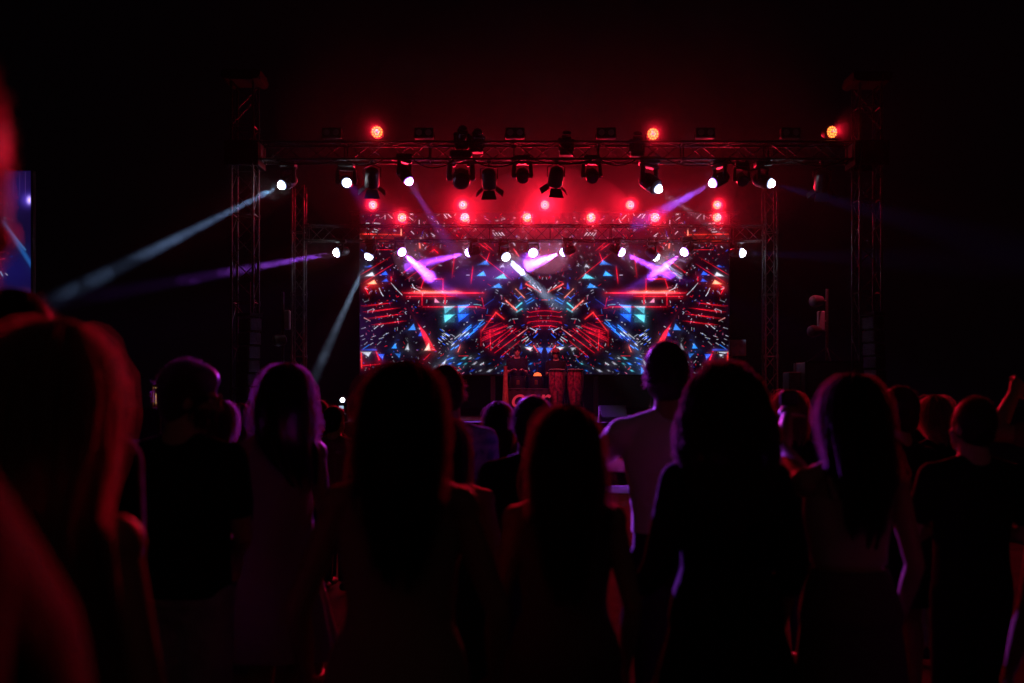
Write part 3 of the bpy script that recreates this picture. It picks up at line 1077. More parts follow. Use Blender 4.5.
for i, n_, far_ in ((0, 9, 5.2), (6, 6, 3.2), (7, 7, 4.0)):      # wisps added along the beams to make them patchy
    le, dv = beam_axes[i]
    m = MB()
    for q in range(n_):
        t = far_ * (q + R.random()) / n_
        a_ = R.uniform(.10, .28)
        m.ball(le + dv * (.3 + t) + Vector((R.gauss(0, .08), R.gauss(0, .05), R.gauss(0, .08))), (a_ * R.uniform(1, 2.2), a_, a_ * R.uniform(.6, 1.2)), Matrix.Rotation(R.uniform(-.8, .8), 3, 'Y'), 20, 12)
    volume('smoke', m, .006, .35)
smoke((at(548, 262, 22.9).x, 22.9, at(548, 262, 22.9).z), (.62, .55, .27), .34, .3)  # dense puff added to catch the violet wash

# ------------------------------------------------------------------ sound system, side lights, cases
def line_array(px, y0, y1, d, n, label, yaw):
    a, b = at(px, y0, d), at(px, y1, d)
    root = empty('line_array', (a.x, d, a.z), label, 'loudspeakers', 'hung loudspeaker columns', yaw)
    h = (a.z - b.z) / n
    for i in range(n):
        tilt = Matrix.Rotation(-.02 * i * i / 3, 3, 'X')
        k = MB()
        c_ = Vector((0, .02 * i, -h * (i + .5)))
        k.box(c_, (.30, .34, h * .93), tilt, bev=.02)
        cab = k.obj('cabinet', 'black', root)
        k = MB()
        k.box(c_ + tilt @ Vector((0, -.178, 0)), (.26, .02, h * .8), tilt)
        for s in (-1, 1):
            k.cyl(c_ + tilt @ Vector((s * .07, -.192, 0)), c_ + tilt @ Vector((s * .07, -.187, 0)), .05, n=16)
        k.obj('grille', 'grille_grey', cab)
    k = MB()
    k.box((0, 0, .06), (.3, .4, .06))
    k.cyl((0, 0, .08), (0, 0, .7), .015)
    k.obj('flying_frame', 'dark_metal', root)
    return root


line_array(250, 318, 402, 19.4, 6, 'black loudspeaker column hung at the left tower', .9)
line_array(873, 317, 396, 19.4, 6, 'black loudspeaker column hung at the right tower', -.9)

# right: case with a lighting stand on it
a, b = at(806, 362, 21), at(874, 362, 21)
zc = a.z
cs = empty('flight_case', ((a.x + b.x) / 2, 21.4, DECK), 'large dark flight case on the right wing of the stage under the side lights', 'case')
k = MB()
k.box((0, 0, (zc - DECK) / 2), (b.x - a.x, .8, zc - DECK), bev=.02)
k.obj('body', 'gloss_case', cs)
hw = (b.x - a.x) / 2
for sx in (-1, 1):
    for sy in (-1, 1):
        k = MB()
        k.box((sx * hw, sy * .4, (zc - DECK) / 2), (.05, .05, zc - DECK + .01))
        k.obj('metal_edge', 'alu', cs)
for sy in (-.4, .4):
    k = MB()
    k.box((0, sy, zc - DECK), (hw * 2 - .06, .05, .045))
    k.obj('metal_edge', 'alu', cs)
a, b = at(787, 372, 21.5), at(799, 372, 21.5)
cs2 = empty('side_case', ((a.x + b.x) / 2, 21.6, DECK), 'small dark crate to the left of the large flight case', 'case')
k = MB()
k.box((0, 0, (a.z - DECK) / 2), (b.x - a.x, .5, a.z - DECK), bev=.02)
k.obj('body', 'gloss_case', cs2)
k = MB()
k.box((0, -.255, (a.z - DECK) * .6), (.14, .02, .05))
k.obj('handle', 'alu', cs2)


def light_stand(px, ytop, ybase, d, zb, label, items, pole_r=.03):
    p0 = at(px, ybase, d)
    root = empty('light_stand', (p0.x, d, zb), label, 'light stand', 'side light stands')
    h = at(px, ytop, d).z - zb
    k = MB()
    k.cyl((0, 0, 0), (0, 0, h), pole_r)
    k.obj('pole', 'alu', root)
    for a in range(3):
        k = MB()
        t = a * 2 * PI / 3 + .4
        k.capsule((0, 0, .32), (.42 * math.cos(t), .42 * math.sin(t), .012), .014, .012)
        k.obj('leg', 'dark_metal', root)
    for (ix, iy, w_, h_, mm, nm) in items:
        c_ = at(ix, iy, d) - Vector((p0.x, d, zb))
        k = MB()
        if nm == 'lamp_head':
            k.lathe(c_ + Vector((-.14, -.1, -.02)), (.85, .4, .1), [(0, .09), (.02, .115), (.1, .13), (.26, .10), (.28, .05)], 18)
            k.cyl(c_, (0, 0, c_.z), .02)
        else:
            k.box(c_, (w_, .16, h_), bev=.02)
            k.cyl(c_, (0, 0, c_.z), .02)
        k.obj(nm, mm, root)


light_stand(827, 289, 361, 21.3, zc, 'reddish lit side light stand with two lamp heads and a white box on the case',
            [(817, 301, 0, 0, 'gloss_case', 'lamp_head'), (821, 321, .14, .42, 'paper', 'control_box'), (815, 331, 0, 0, 'gloss_case', 'lamp_head')])
light_stand(283, 292, 420, 21.6, DECK, 'dim side light stand with one pale box by the left inner tower', [(287.5, 320, .12, .42, 'paper', 'control_box'), (281, 340, 0, 0, 'gloss_case', 'lamp_head')], .025)

# four lens lamp right of the wall, white floor lamp left
c0 = at(738, 348, 25)
root = empty('four_lens_lamp', (c0.x, 25, DECK), 'unlit four lens lamp standing right beside the video wall', 'stage light')
k = MB()
k.box((0, .06, c0.z - DECK), (.42, .14, .42), bev=.02)
hs = k.obj('housing', 'black', root)
for sx in (-1, 1):
    for sz in (-1, 1):
        k = MB()
        k.lathe((sx * .1, -.01, c0.z - DECK + sz * .1), (0, -1, 0), [(0, .075), (.012, .07), (.02, .02)], 18)
        k.obj('lens', 'glass_dark', hs)
k = MB()
k.cyl((0, .08, .02), (0, .08, c0.z - DECK - .2), .025)
k.box((0, .08, .02), (.5, .5, .03))
k.obj('stand', 'dark_metal', root)

c0 = at(342.5, 400, 20.6)
root = empty('floor_lamp', (c0.x, 20.6, DECK), 'small bright white round lamp on the stage floor at the left', 'stage light')
hz = c0.z - DECK
k = MB()
k.lathe((0, .14, hz), (0, -1, 0), [(0, .05), (.02, .085), (.13, .092), (.14, .09), (.14, .075)], 24)
can = k.obj('can', 'black', root)
k = MB()
k.lathe((0, .01, hz), (0, -1, 0), [(0, .076), (.006, .072), (.012, .03), (.004, .022)], 24)
k.obj('lens', 'white_lamp', can)
k = MB()
k.box((0, -.004, hz), (.03, .016, .03))
k.obj('lens_centre', 'black', can)
k = MB()
k.box((-.02, -.02, hz - .15), (.09, .02, .06))
k.obj('display', 'blue_led', root)
k = MB()
k.box((0, .05, .09), (.2, .16, .17), bev=.015)
for s in (-1, 1):
    k.cyl((s * .1, .06, .1), (s * .1, .06, hz), .014)
k.obj('base', 'black', root)

# warm lantern far left behind the man
c0 = at(159, 407, 14.5)
root = empty('lantern', (c0.x, 14.5, 0), 'warm golden lit lantern on a post far left behind a man in glasses', 'lantern')
zb = c0.z
hh = at(0, 386, 14.5).z - zb
k = MB()
k.cyl((0, 0, 0), (0, 0, zb - .02), .03)
k.box((0, 0, .02), (.3, .3, .03))
k.obj('post', 'dark_metal', root)
k = MB()
k.box((0, 0, zb), (.15, .15, .03))
k.box((0, 0, zb + hh), (.15, .15, .03))
for sx in (-1, 1):
    for sy in (-1, 1):
        k.box((sx * .065, sy * .065, zb + hh / 2), (.014, .014, hh))
k.obj('cage', 'brass', root)
k = MB()
k.lathe((.035, 0, zb + .02), (0, 0, 1), [(0, .012), (.01, .022), (hh - .06, .022), (hh - .04, .012)], 14)
k.box((-.0, 0, zb + hh - .025), (.11, .03, .015))
k.box((-.045, 0, zb + hh * .4), (.012, .02, hh * .5))
k.obj('tube_lamp', 'warm_lamp', root)

# ------------------------------------------------------------------ band equipment
D2 = 23.2
for px, lab in ((557, 'left of two tall conga drums with a patterned shell'), (575.5, 'right of two tall conga drums with a patterned shell')):
    tp = at(px, 369.5, D2)
    root = empty('conga_drum', (tp.x, D2, DECK), lab, 'drum', 'conga drums at the stage front')
    h = tp.z - DECK
    r = .19
    cm = mat('conga_shell', (.30, .05, .09), .35, vary=((.07, .012, .025), 16))
    k = MB()
    k.lathe((0, 0, h * .28), (0, 0, 1), [(0, r * .62), (.1, r * .72), (h * .35, r * .98), (h * .5, r * 1.02), (h * .7, r * .92)], 28)
    k.obj('shell', cm, root)
    k = MB()
    k.lathe((0, 0, h * .965), (0, 0, 1), [(0, r * .96), (.012, r * 1.04), (.034, r * 1.04), (.04, r * .98)], 28)
    k.obj('rim', 'chrome', root)
    k = MB()
    k.lathe((0, 0, h * .97 + .035), (0, 0, 1), [(0, r * .94), (.01, r * .9)], 28)
    k.obj('drumhead', 'f_beige', root)
    for a in range(3):
        t = a * 2 * PI / 3 + .5
        k = MB()
        k.capsule((r * .8 * math.cos(t), r * .8 * math.sin(t), h * .62), (r * 1.5 * math.cos(t), r * 1.5 * math.sin(t), .014), .013, .012)
        k.obj('leg', 'chrome', root)
    for a in range(6):
        k = MB()
        t = a * PI / 3 + .2
        k.cyl((r * 1.04 * math.cos(t), r * 1.04 * math.sin(t), h * .97), (r * 1.03 * math.cos(t), r * 1.03 * math.sin(t), h * .68), .007, n=6)
        k.obj('tuning_rod', 'chrome', root)

for px, lab in ((518, 'left timbale drum with a small golden badge behind the banner'), (536, 'right timbale drum with a small golden badge behind the banner')):
    tp = at(px, 377, D2 + .1)
    root = empty('timbale_drum', (tp.x, D2 + .1, DECK), lab, 'drum', 'timbales above the banner')
    h = tp.z - DECK
    k = MB()
    k.lathe((0, 0, h - .26), (0, 0, 1), [(0, .165), (.01, .17), (.24, .17), (.26, .165)], 26)
    k.obj('shell', 'dark_metal', root)
    k = MB()
    k.lathe((0, 0, h - .01), (0, 0, 1), [(0, .17), (.01, .182), (.03, .182), (.03, .165)], 26)
    k.obj('rim', 'chrome', root)
    k = MB()
    k.box((0, -.172, h - .13), (.07, .012, .10), bev=.004)
    k.obj('badge', 'brass', root)
    k = MB()
    k.cyl((0, 0, .02), (0, 0, h - .25), .02)
    for a in range(3):
        t = a * 2 * PI / 3
        k.capsule((0, 0, .25), (.25 * math.cos(t), .25 * math.sin(t), .012), .012, .011)
    k.obj('stand', 'chrome', root)

# banner with painted letters on a low table front
bl, br = at(508, 389.5, D2 - .35), at(549, 389.5, D2 - .35)
root = empty('banner', ((bl.x + br.x) / 2, D2 - .35, DECK), 'dark cloth banner with pink script letters below the timbales', 'banner')
h = bl.z - DECK
k = MB()
N = 30
pw = br.x - bl.x
top = [(-pw / 2 + pw * i / N, .012 * math.sin(i * 1.1)) for i in range(N + 1)]
k.add([(x, y, .01) for x, y in top] + [(x, y, h) for x, y in top] + [(x, y + .012, .01) for x, y in top] + [(x, y + .012, h) for x, y in top],
      [(i, i + 1, N + 2 + i, N + 1 + i) for i in range(N)] + [(2 * N + 3 + i, 2 * N + 2 + i, 3 * N + 3 + i, 3 * N + 4 + i) for i in range(N)])
k.obj('cloth', 'skirt', root)
k = MB()
k.box((0, .2, h + .012), (pw + .04, .42, .02), bev=.004)
for sx in (-1, 1):
    for yy in (.05, .36):
        k.box((sx * (pw / 2 - .04), yy, h / 2), (.03, .03, h - .005))
k.obj('table', 'stage', root)
fc = bpy.data.curves.new('letters', 'FONT')
fc.body = 'oar'
fc.size = .62
fc.extrude = .004
fc.offset = .004
fc.shear = .25
fc.space_character = 1.05
fo = bpy.data.objects.new('letters_tmp', fc)
link(fo)
fo.rotation_euler = (PI / 2, 0, 0)
bpy.context.view_layer.update()
me = bpy.data.meshes.new_from_object(fo.evaluated_get(bpy.context.evaluated_depsgraph_get()))
bpy.data.objects.remove(fo)
me.transform(Matrix.Translation((-pw / 2 + .04, -.028, at(0, 407, D2 - .35).z - DECK)) @ Matrix.Rotation(PI / 2, 4, 'X'))
me.materials.clear()
me.materials.append(M['pink_paint'])
link(bpy.data.objects.new('letters', me), root)

# tall reddish pole beside it, amber lamp, cymbals, bottle, wedge
p0, p1 = at(505.5, 405, D2 - .5), at(507.5, 366, D2 - .5)
k = MB()
k.lathe((0, 0, 0), (0, 0, 1), [(0, .085), (.02, .09), (.3, .075), (p1.z - DECK - .12, .045), (p1.z - DECK - .03, .042), (p1.z - DECK, .05)], 16)
o = k.obj('wooden_pole', 'redwood')
o.location = (p0.x, D2 - .5, DECK)
tag(o, 'tall tapering reddish wooden pole at the left end of the banner', 'pole')

c0 = at(537.5, 375, D2 + .6)
root = empty('amber_lamp', (c0.x, D2 + .6, DECK), 'small glowing amber lamp between the performers over the timbales', 'lamp')
k = MB()
k.lathe((0, 0, c0.z - DECK - .03), (0, 0, 1), [(0, .10), (.03, .095), (.07, .07), (.09, .02)], 18)
k.obj('shade', 'amber', root)
k = MB()
k.cyl((0, 0, 0), (0, 0, c0.z - DECK - .03), .015)
k.cyl((0, 0, 0), (0, 0, .02), .14)
k.cyl((0, 0, c0.z - DECK), (0, 0, c0.z - DECK + .27), .01)
k.obj('stand', 'dark_metal', root)
k = MB()
k.lathe((0, 0, c0.z - DECK + .27), (0, 0, 1), [(0, .07), (.012, .075), (.02, .02)], 14)
k.obj('top_plate', 'f_red', root)


def cymbal(px, py, d, label, r=.23):
    c_ = at(px, py, d)
    root = empty('cymbal', (c_.x, d, DECK), label, 'cymbal', 'cymbals of the drum kit')
    h = c_.z - DECK
    k = MB()
    ax = Vector((.08, -.12, 1)).normalized()
    k.lathe((0, 0, h), ax, [(-.012, r), (-.008, r), (.004, r * .5), (.012, r * .2), (.03, r * .12), (.034, .01)], 28)
    k.obj('plate', 'brass', root)
    k = MB()
    k.cyl((0, 0, .3), (0, 0, h), .011)
    for a in range(3):
        t = a * 2 * PI / 3
        k.capsule((0, 0, .4), (.3 * math.cos(t), .3 * math.sin(t), .012), .012, .011)
    k.obj('stand', 'chrome', root)


cymbal(651, 354, 23.6, 'brass cymbal left of the tall man in the pale shirt')
cymbal(717, 353, 23.6, 'brass cymbal at the lower right of the video wall', .25)

c0 = at(651, 372, 23.4)
root = empty('snare_drum', (c0.x, 23.4, DECK), 'small pale lit drum under the left cymbal', 'drum')
h = c0.z - DECK
k = MB()
k.lathe((0, 0, h - .12), (0, 0, 1), [(0, .14), (.01, .145), (.13, .145), (.14, .14)], 24)
k.obj('shell', mat('pale_drum_shell', (.7, .45, .38), .3), root)
k = MB()
for z_ in (h - .125, h + .0):
    k.lathe((0, 0, z_), (0, 0, 1), [(0, .145), (.005, .155), (.02, .155), (.025, .145)], 24)
k.obj('rim', 'chrome', root)
k = MB()
k.cyl((0, 0, .2), (0, 0, h - .1), .014)
for a in range(3):
    t = a * 2 * PI / 3
    k.capsule((0, 0, .35), (.25 * math.cos(t), .25 * math.sin(t), .012), .012, .011)
k.obj('stand', 'chrome', root)

c0 = at(600, 421, STAGE_Y + .3)
k = MB()
k.lathe((0, 0, 0), (0, 0, 1), [(0, .034), (.01, .036), (.13, .036), (.17, .014), (.22, .013), (.225, .015)], 14)
o = k.obj('bottle', 'glass_bottle')
o.location = (c0.x, STAGE_Y + .3, DECK)
tag(o, 'small bottle standing on the stage edge right of the conga drums', 'bottle')
c0 = at(613, 421, STAGE_Y + .5)
root = empty('monitor_wedge', (c0.x, STAGE_Y + .5, DECK), 'low black floor monitor speaker on the stage edge beside the bottle', 'loudspeaker')
k = MB()
pr = [(-.2, 0), (.25, 0), (.25, .3), (.1, .34), (-.2, .08)]
k.rings([[Vector((-.28, y, z)) for y, z in pr], [Vector((.28, y, z)) for y, z in pr]])
k.obj('cabinet', 'gloss_case', root, smooth=False)
k = MB()
nrm = Vector((0, -.26, .3)).normalized()
k.box(Vector((0, -.05, .215)) + nrm * .004, (.5, .36, .015), aim(nrm))
k.obj('grille', 'dark_metal', root)

# ------------------------------------------------------------------ oak barrel
bx = at(266, 400, 5.05)
root = empty('barrel', (bx.x, 5.05, 0), 'old oak barrel used as a table at the left among the guests', 'barrel')
bh = .92
prof = [(0, .25), (.12, .272), (.3, .295), (.46, .302), (.62, .295), (.8, .272), (bh, .25)]
k = MB()
NS = 22
rings = []
for h_, r_ in prof:
    ring = []
    for j in range(NS * 3):
        a = 2 * PI * j / (NS * 3)
        ring.append(Vector((math.cos(a), math.sin(a), 0)) * (r_ - (.006 if j % 3 == 0 else 0)) + Vector((0, 0, h_)))
    rings.append(ring)
k.rings(rings, 0, False)
k.lathe((0, 0, bh - .04), (0, 0, 1), [(0, .246), (.012, .246)], 40)
k.lathe((0, 0, .02), (0, 0, 1), [(0, .246), (.012, .246)], 40)
k.obj('staves', 'wood', root)
for h0, h1 in ((.0, .045), (.17, .215), (.29, .33), (.59, .63), (.705, .75), (.875, .92)):
    k = MB()
    rr = lambda h: np.interp(h, [p[0] for p in prof], [p[1] for p in prof]) + .004
    k.lathe((0, 0, h0), (0, 0, 1), [(0, rr(h0)), (.001, rr(h0) + .003), (h1 - h0 - .001, rr(h1) + .003), (h1 - h0, rr(h1))], 44)
    k.obj('hoop', 'hoop', root)


#PEOPLE#
# ------------------------------------------------------------------ people
FEM = [(.455, .066, .050, 0), (.49, .092, .066, -.006), (.52, .098, .072, -.010), (.56, .090, .062, -.006), (.615, .070, .049, .002), (.66, .073, .051, .004), (.71, .083, .060, .010), (.75, .086, .056, .004), (.785, .084, .046, -.002), (.81, .070, .037, -.006), (.826, .046, .032, -.008), (.845, .031, .031, -.006), (.885, .029, .030, .002)]
MAL = [(.455, .068, .054, 0), (.49, .086, .066, -.006), (.52, .089, .068, -.006), (.56, .085, .062, 0), (.615, .083, .057, .004), (.67, .090, .060, .004), (.72, .100, .066, .006), (.76, .105, .064, .002), (.79, .101, .052, -.002), (.815, .080, .042, -.006), (.832, .055, .037, -.008), (.85, .038, .037, -.006), (.89, .035, .036, .002)]


def prof_at(P, z):
    zs = [p[0] for p in P]
    return [float(np.interp(z, zs, [p[i] for p in P])) for i in (1, 2, 3)]


def torso(mb, P, z0, z1, h, grow=0., n=24, step=.012):
    N = max(3, int((z1 - z0) / step))
    rings = []
    for i in range(N + 1):
        z = z0 + (z1 - z0) * i / N
        rx, ry, oy = prof_at(P, z)
        rx, ry = rx * h + grow, ry * h + grow
        ring = []
        for j in range(n):
            a = 2 * PI * j / n
            ca, sa = math.cos(a), math.sin(a)
            ring.append(Vector((rx * math.copysign(abs(ca) ** .88, ca), oy * h + ry * math.copysign(abs(sa) ** .88, sa), z * h)))
        rings.append(ring)
    mb.rings(rings)


def remeshed(mb, name, vox, smooth=3, cuts=()):
    """one continuous skin over overlapping volumes; cuts = (point, normal): what lies on the normal's side goes"""
    me = bpy.data.meshes.new(name + '_raw')
    me.from_pydata(mb.v, [], mb.f)
    o = bpy.data.objects.new('tmp', me)
    COL.objects.link(o)
    r = o.modifiers.new('r', 'REMESH')
    r.mode = 'VOXEL'
    r.voxel_size = vox
    r.use_smooth_shade = True
    if smooth:
        s = o.modifiers.new('s', 'SMOOTH')
        s.factor = .5
        s.iterations = smooth
    bpy.context.view_layer.update()
    out = bpy.data.meshes.new_from_object(o.evaluated_get(bpy.context.evaluated_depsgraph_get()))
    bpy.data.objects.remove(o)
    bpy.data.meshes.remove(me)
    if cuts:
        import bmesh
        bm = bmesh.new()
        bm.from_mesh(out)
        for p, n in cuts:
            bmesh.ops.bisect_plane(bm, geom=bm.verts[:] + bm.edges[:] + bm.faces[:], plane_co=p, plane_no=n, clear_outer=True)
        bm.to_mesh(out)
        bm.free()
    out.name = name
    out.polygons.foreach_set('use_smooth', [True] * len(out.polygons))
    return out


def hand(mb, w, d, nrm, h, side, curl=.5):
    """palm, four fingers and a thumb; w wrist, d direction, nrm the back of the hand"""
    d = d.normalized()
    nrm = (nrm - d * nrm.dot(d)).normalized()
    s = d.cross(nrm) * side                        # towards the thumb
    L = .052 * h
    rot = Matrix((s, d, nrm)).transposed()
    mb.ball(w + d * L * .55, (.024 * h, L * .68, .0105 * h), rot, 12, 8)
    for k, (off, ln) in enumerate(((.016, .042), (.0055, .047), (-.0052, .044), (-.0155, .034))):
        p = w + d * L * 1.02 + s * off * h
        dd, nn = d, nrm
        for j, f in enumerate((.46, .32, .22)):
            a = curl * (.55 + .35 * j)
            dd = (dd * math.cos(a) - nn * math.sin(a)).normalized()
            nn = (nn - dd * nn.dot(dd)).normalized()
            q = p + dd * ln * h * f
            r = (.0052 - .0006 * j) * h
            mb.capsule(p, q, r, r * .9, 7)
            p = q
    p = w + d * L * .25 + s * .017 * h
    dd = (d * .75 + s * .7 - nrm * .25 * (1 + curl)).normalized()
    q = p + dd * .026 * h
    mb.capsule(p, q, .0075 * h, .006 * h, 7)
    mb.capsule(q, q + (dd + d * .5 - nrm * curl * .5).normalized() * .022 * h, .006 * h, .0048 * h, 7)


DEF_ARM = ((.128, -.015, .635), (.125, .045, .50))
FWD_ARM = ((.128, -.02, .64), (.07, .11, .665))
LOW_ARM = ((.130, -.01, .63), (.085, .105, .575))


def person(px, d, top, label, sex='f', yaw=0., skin='skin', hair=None, wear=(), larm=DEF_ARM, rarm=DEF_ARM, group=None, look=0., nod=0., vox=None, height=None,
           stance=.05, shoes='shoe', base=0., curlL=.5, curlR=.5, glasses=False, beard=None, lean=0., fill=1.):
    fem = sex == 'f'
    P = [(z, rx * fill, ry * (1 + (fill - 1) * .6), oy) for z, rx, ry, oy in (FEM if fem else MAL)]
    hair = dict(hair or {})
    pr = random.Random(int(px * 13 + d * 101))
    if d < 15:
        hair['thick'] = hair.get('thick', .02) * (.62 if hair.get('style') == 'long' else .85)
        look, nod = look or pr.uniform(-.4, .4), nod or pr.uniform(-.14, .10)
        roll = pr.uniform(-.13, .13)
        lean = lean or pr.uniform(-.02, .02) * min(1, d / 5)
    else:
        roll = 0.
    lift = hair.get('thick', .02)
    h = height or (EYE - base + (HZ - top) / F * d - lift)
    g = at(px, 400, d)
    root = empty('person', (g.x, d, base), label, 'person', group, yaw)
    root.rotation_euler = (0, lean, yaw)
    vox = vox or (.0085 if d < 6 else .013)
    V = lambda t: Vector((t[0] * h, t[1] * h, t[2] * h))
    shx, shz, sr = (.093, .797, .031) if fem else (.112, .803, .037)
    body = MB()
    torso(body, P, .455, .885, h)
    SH = {}
    for s, arm, cu in ((-1, larm, curlL), (1, rarm, curlR)):
        sh = V((s * shx, -.006, shz - .008))
        el, wr = V((s * arm[0][0], *arm[0][1:])), V((s * arm[1][0], *arm[1][1:]))
        # keep true limb lengths
        el = sh + (el - sh).normalized() * .172 * h
        wr = el + (wr - el).normalized() * .148 * h
        SH[s] = (sh, el, wr)
        k = 1. if not fem else .88
        body.capsule(V((0, -.012, .832)), sh + V((-s * .004, -.004, .004)), .030 * h * k, .029 * h * k, 12)
        body.ball(sh, sr * h)
        body.capsule(sh, el, .030 * h * k, .022 * h * k, 12)
        mid = el.lerp(wr, .3)
        body.capsule(el, mid, .022 * h * k, .0225 * h * k, 12)
        body.capsule(mid, wr, .0225 * h * k, .0145 * h * k, 12)
        dirn = (wr - el).normalized()
        nr = Vector((s, .25, .1)) if dirn.z < -.5 else Vector((0.15 * s, -.3, 1))
        if dirn.z > .6:
            nr = Vector((0, -1, .2))
        hand(body, wr, (dirn + Vector((0, .05, -.05))).normalized(), nr, h * (1.0 if not fem else .92), -s if dirn.z > -.5 else 1 * s * -1, cu)
    legs = {}
    for s in (-1, 1):
        hip, kn, an = V((s * .048, -.004, .49)), V((s * (stance + .002), .012 * (1 if s > 0 else .2), .275)), V((s * stance * 1.08, -.012, .045))
        legs[s] = (hip, kn, an)
        k = 1.0 if fem else 1.02
        body.capsule(hip, kn, .054 * h * k, .034 * h * k, 14)
        c1 = kn.lerp(an, .3) + V((0, -.008, 0))
        body.capsule(kn, c1, .033 * h, .034 * h, 12)
        body.capsule(c1, an, .034 * h, .019 * h, 12)
        body.capsule(an + V((0, -.018, -.020)), an + V((s * .006, .035, -.026)), .021 * h, .018 * h, 10)
        body.capsule(an + V((s * .006, .035, -.027)), an + V((s * .016, .082, -.033)), .021 * h, .012 * h, 10)
    # head
    hc = V((0, .012, .925))
    H = Matrix.Rotation(look, 3, 'Z') @ Matrix.Rotation(roll, 3, 'Y') @ Matrix.Rotation(nod, 3, 'X')
    piv = V((0, .0, .875))
    hp = lambda x, y, z: piv + H @ (hc + Vector((x, y, z)) * h - piv)
    body.ball(hp(0, -.006, .012), (.0445 * h, .056 * h, .062 * h), H, 20, 14)
    body.ball(hp(0, .016, -.028), (.036 * h, .038 * h, .043 * h), H, 16, 10)
    body.ball(hp(0, .033, -.056), (.021 * h, .018 * h, .014 * h), H, 12, 8)
    body.capsule(hp(0, .050, .006), hp(0, .0625, -.018), .0065 * h, .0095 * h, 8)
    for s in (-1, 1):
        body.capsule(hp(s * .006, .047, .012), hp(s * .028, .040, .012), .007 * h, .006 * h, 8)
        body.ball(hp(s * .024, .034, -.018), (.014 * h, .013 * h, .012 * h), H)
        body.ball(hp(s * .0455, -.004, -.008), (.006 * h, .012 * h, .019 * h), H @ Matrix.Rotation(s * -.25, 3, 'Z'), 10, 8)
    body.ball(hp(0, .050, -.034), (.014 * h, .007 * h, .0048 * h), H, 10, 6)
    body.ball(hp(0, .049, -.042), (.012 * h, .0075 * h, .0052 * h), H, 10, 6)
    body.capsule(V((0, -.006, .83)), hp(0, -.008, -.035), .031 * h if fem else .037 * h, .031 * h if fem else .036 * h, 14)
    me = remeshed(body, 'body', vox, 2)
    me.materials.append(M[skin])
    bo = link(bpy.data.objects.new('body', me), root)
    for s in (-1, 1) if d < 7 else ():
        k = MB()
        k.ball(hp(s * .0205, .0405, -.001), .0075 * h, None, 10, 7)
        k.obj('eye', 'eye', bo)
    wr_ = {'root': root, 'h': h, 'V': V, 'P': P, 'SH': SH, 'legs': legs, 'hp': hp, 'H': H, 'fem': fem, 'vox': vox, 'seed': int(px * 7 + d * 31) % 9999}
    for wname in wear:
        garment(wr_, *wname)
    for s in (-1, 1) if shoes else ():
        an = legs[s][2]
        k = MB()
        k.capsule(an + V((0, -.02, -.022)), an + V((s * .006, .035, -.024)), .024 * h, .023 * h, 10)
        k.capsule(an + V((s * .006, .035, -.027)), an + V((s * .016, .086, -.031)), .0235 * h, .015 * h, 10)
        me = remeshed(k, 'shoe', .012, 1, cuts=(((0, 0, .0), (0, 0, -1)),))
        me.materials.append(M[shoes])
        link(bpy.data.objects.new('shoe', me), root)
    if hair.get('style'):
        make_hair(wr_, **hair)
    if glasses:
        k = MB()
        for s in (-1, 1):
            ring = [hp(s * .0215 + .0165 * math.cos(a), .0615, -.002 + .0135 * math.sin(a)) for a in np.linspace(0, 2 * PI, 15)]
            k.tube(ring, .0014 * h, n=5)
            k.tube([hp(s * .038, .0605, .002), hp(s * .048, .04, .002), hp(s * .0495, -.004, .001), hp(s * .047, -.012, -.008)], .0013 * h, n=5)
        k.tube([hp(-.005, .0625, 0), hp(0, .0645, .003), hp(.005, .0625, 0)], .0013 * h, n=5)
        k.obj('glasses', 'black', root)
    if beard:
        k = MB()
        R = random.Random(4)
        for i in range(260):
            a = R.uniform(-1.9, 1.9)
            z = R.uniform(-.066, -.022) + abs(a) * .006
            t = (-.022 - z) / .044
            x, y = math.sin(a) * (.040 - .010 * t), .012 + math.cos(a) * (.042 - .006 * t)
            p = hp(x, y, z)
            q = hp(x * 1.12, y + .006 * math.cos(a), z - .010)
            k.tube([p, q], .0022 * h, .0008 * h, n=4)
        k.obj('beard', beard, root)
    return wr_


def leg_tube(mb, W_, s, z_end, grow, flare=0.):
    h = W_['h']
    hip, kn, an = W_['legs'][s]
    mb.capsule(hip, kn, .056 * h + grow, .036 * h + grow * 1.25 + flare, 14)
    mb.capsule(kn, an + Vector((0, -.004 * h, -.02 * h)), .036 * h + grow * 1.25 + flare, .026 * h + grow * 1.4 + flare * 1.4, 14)


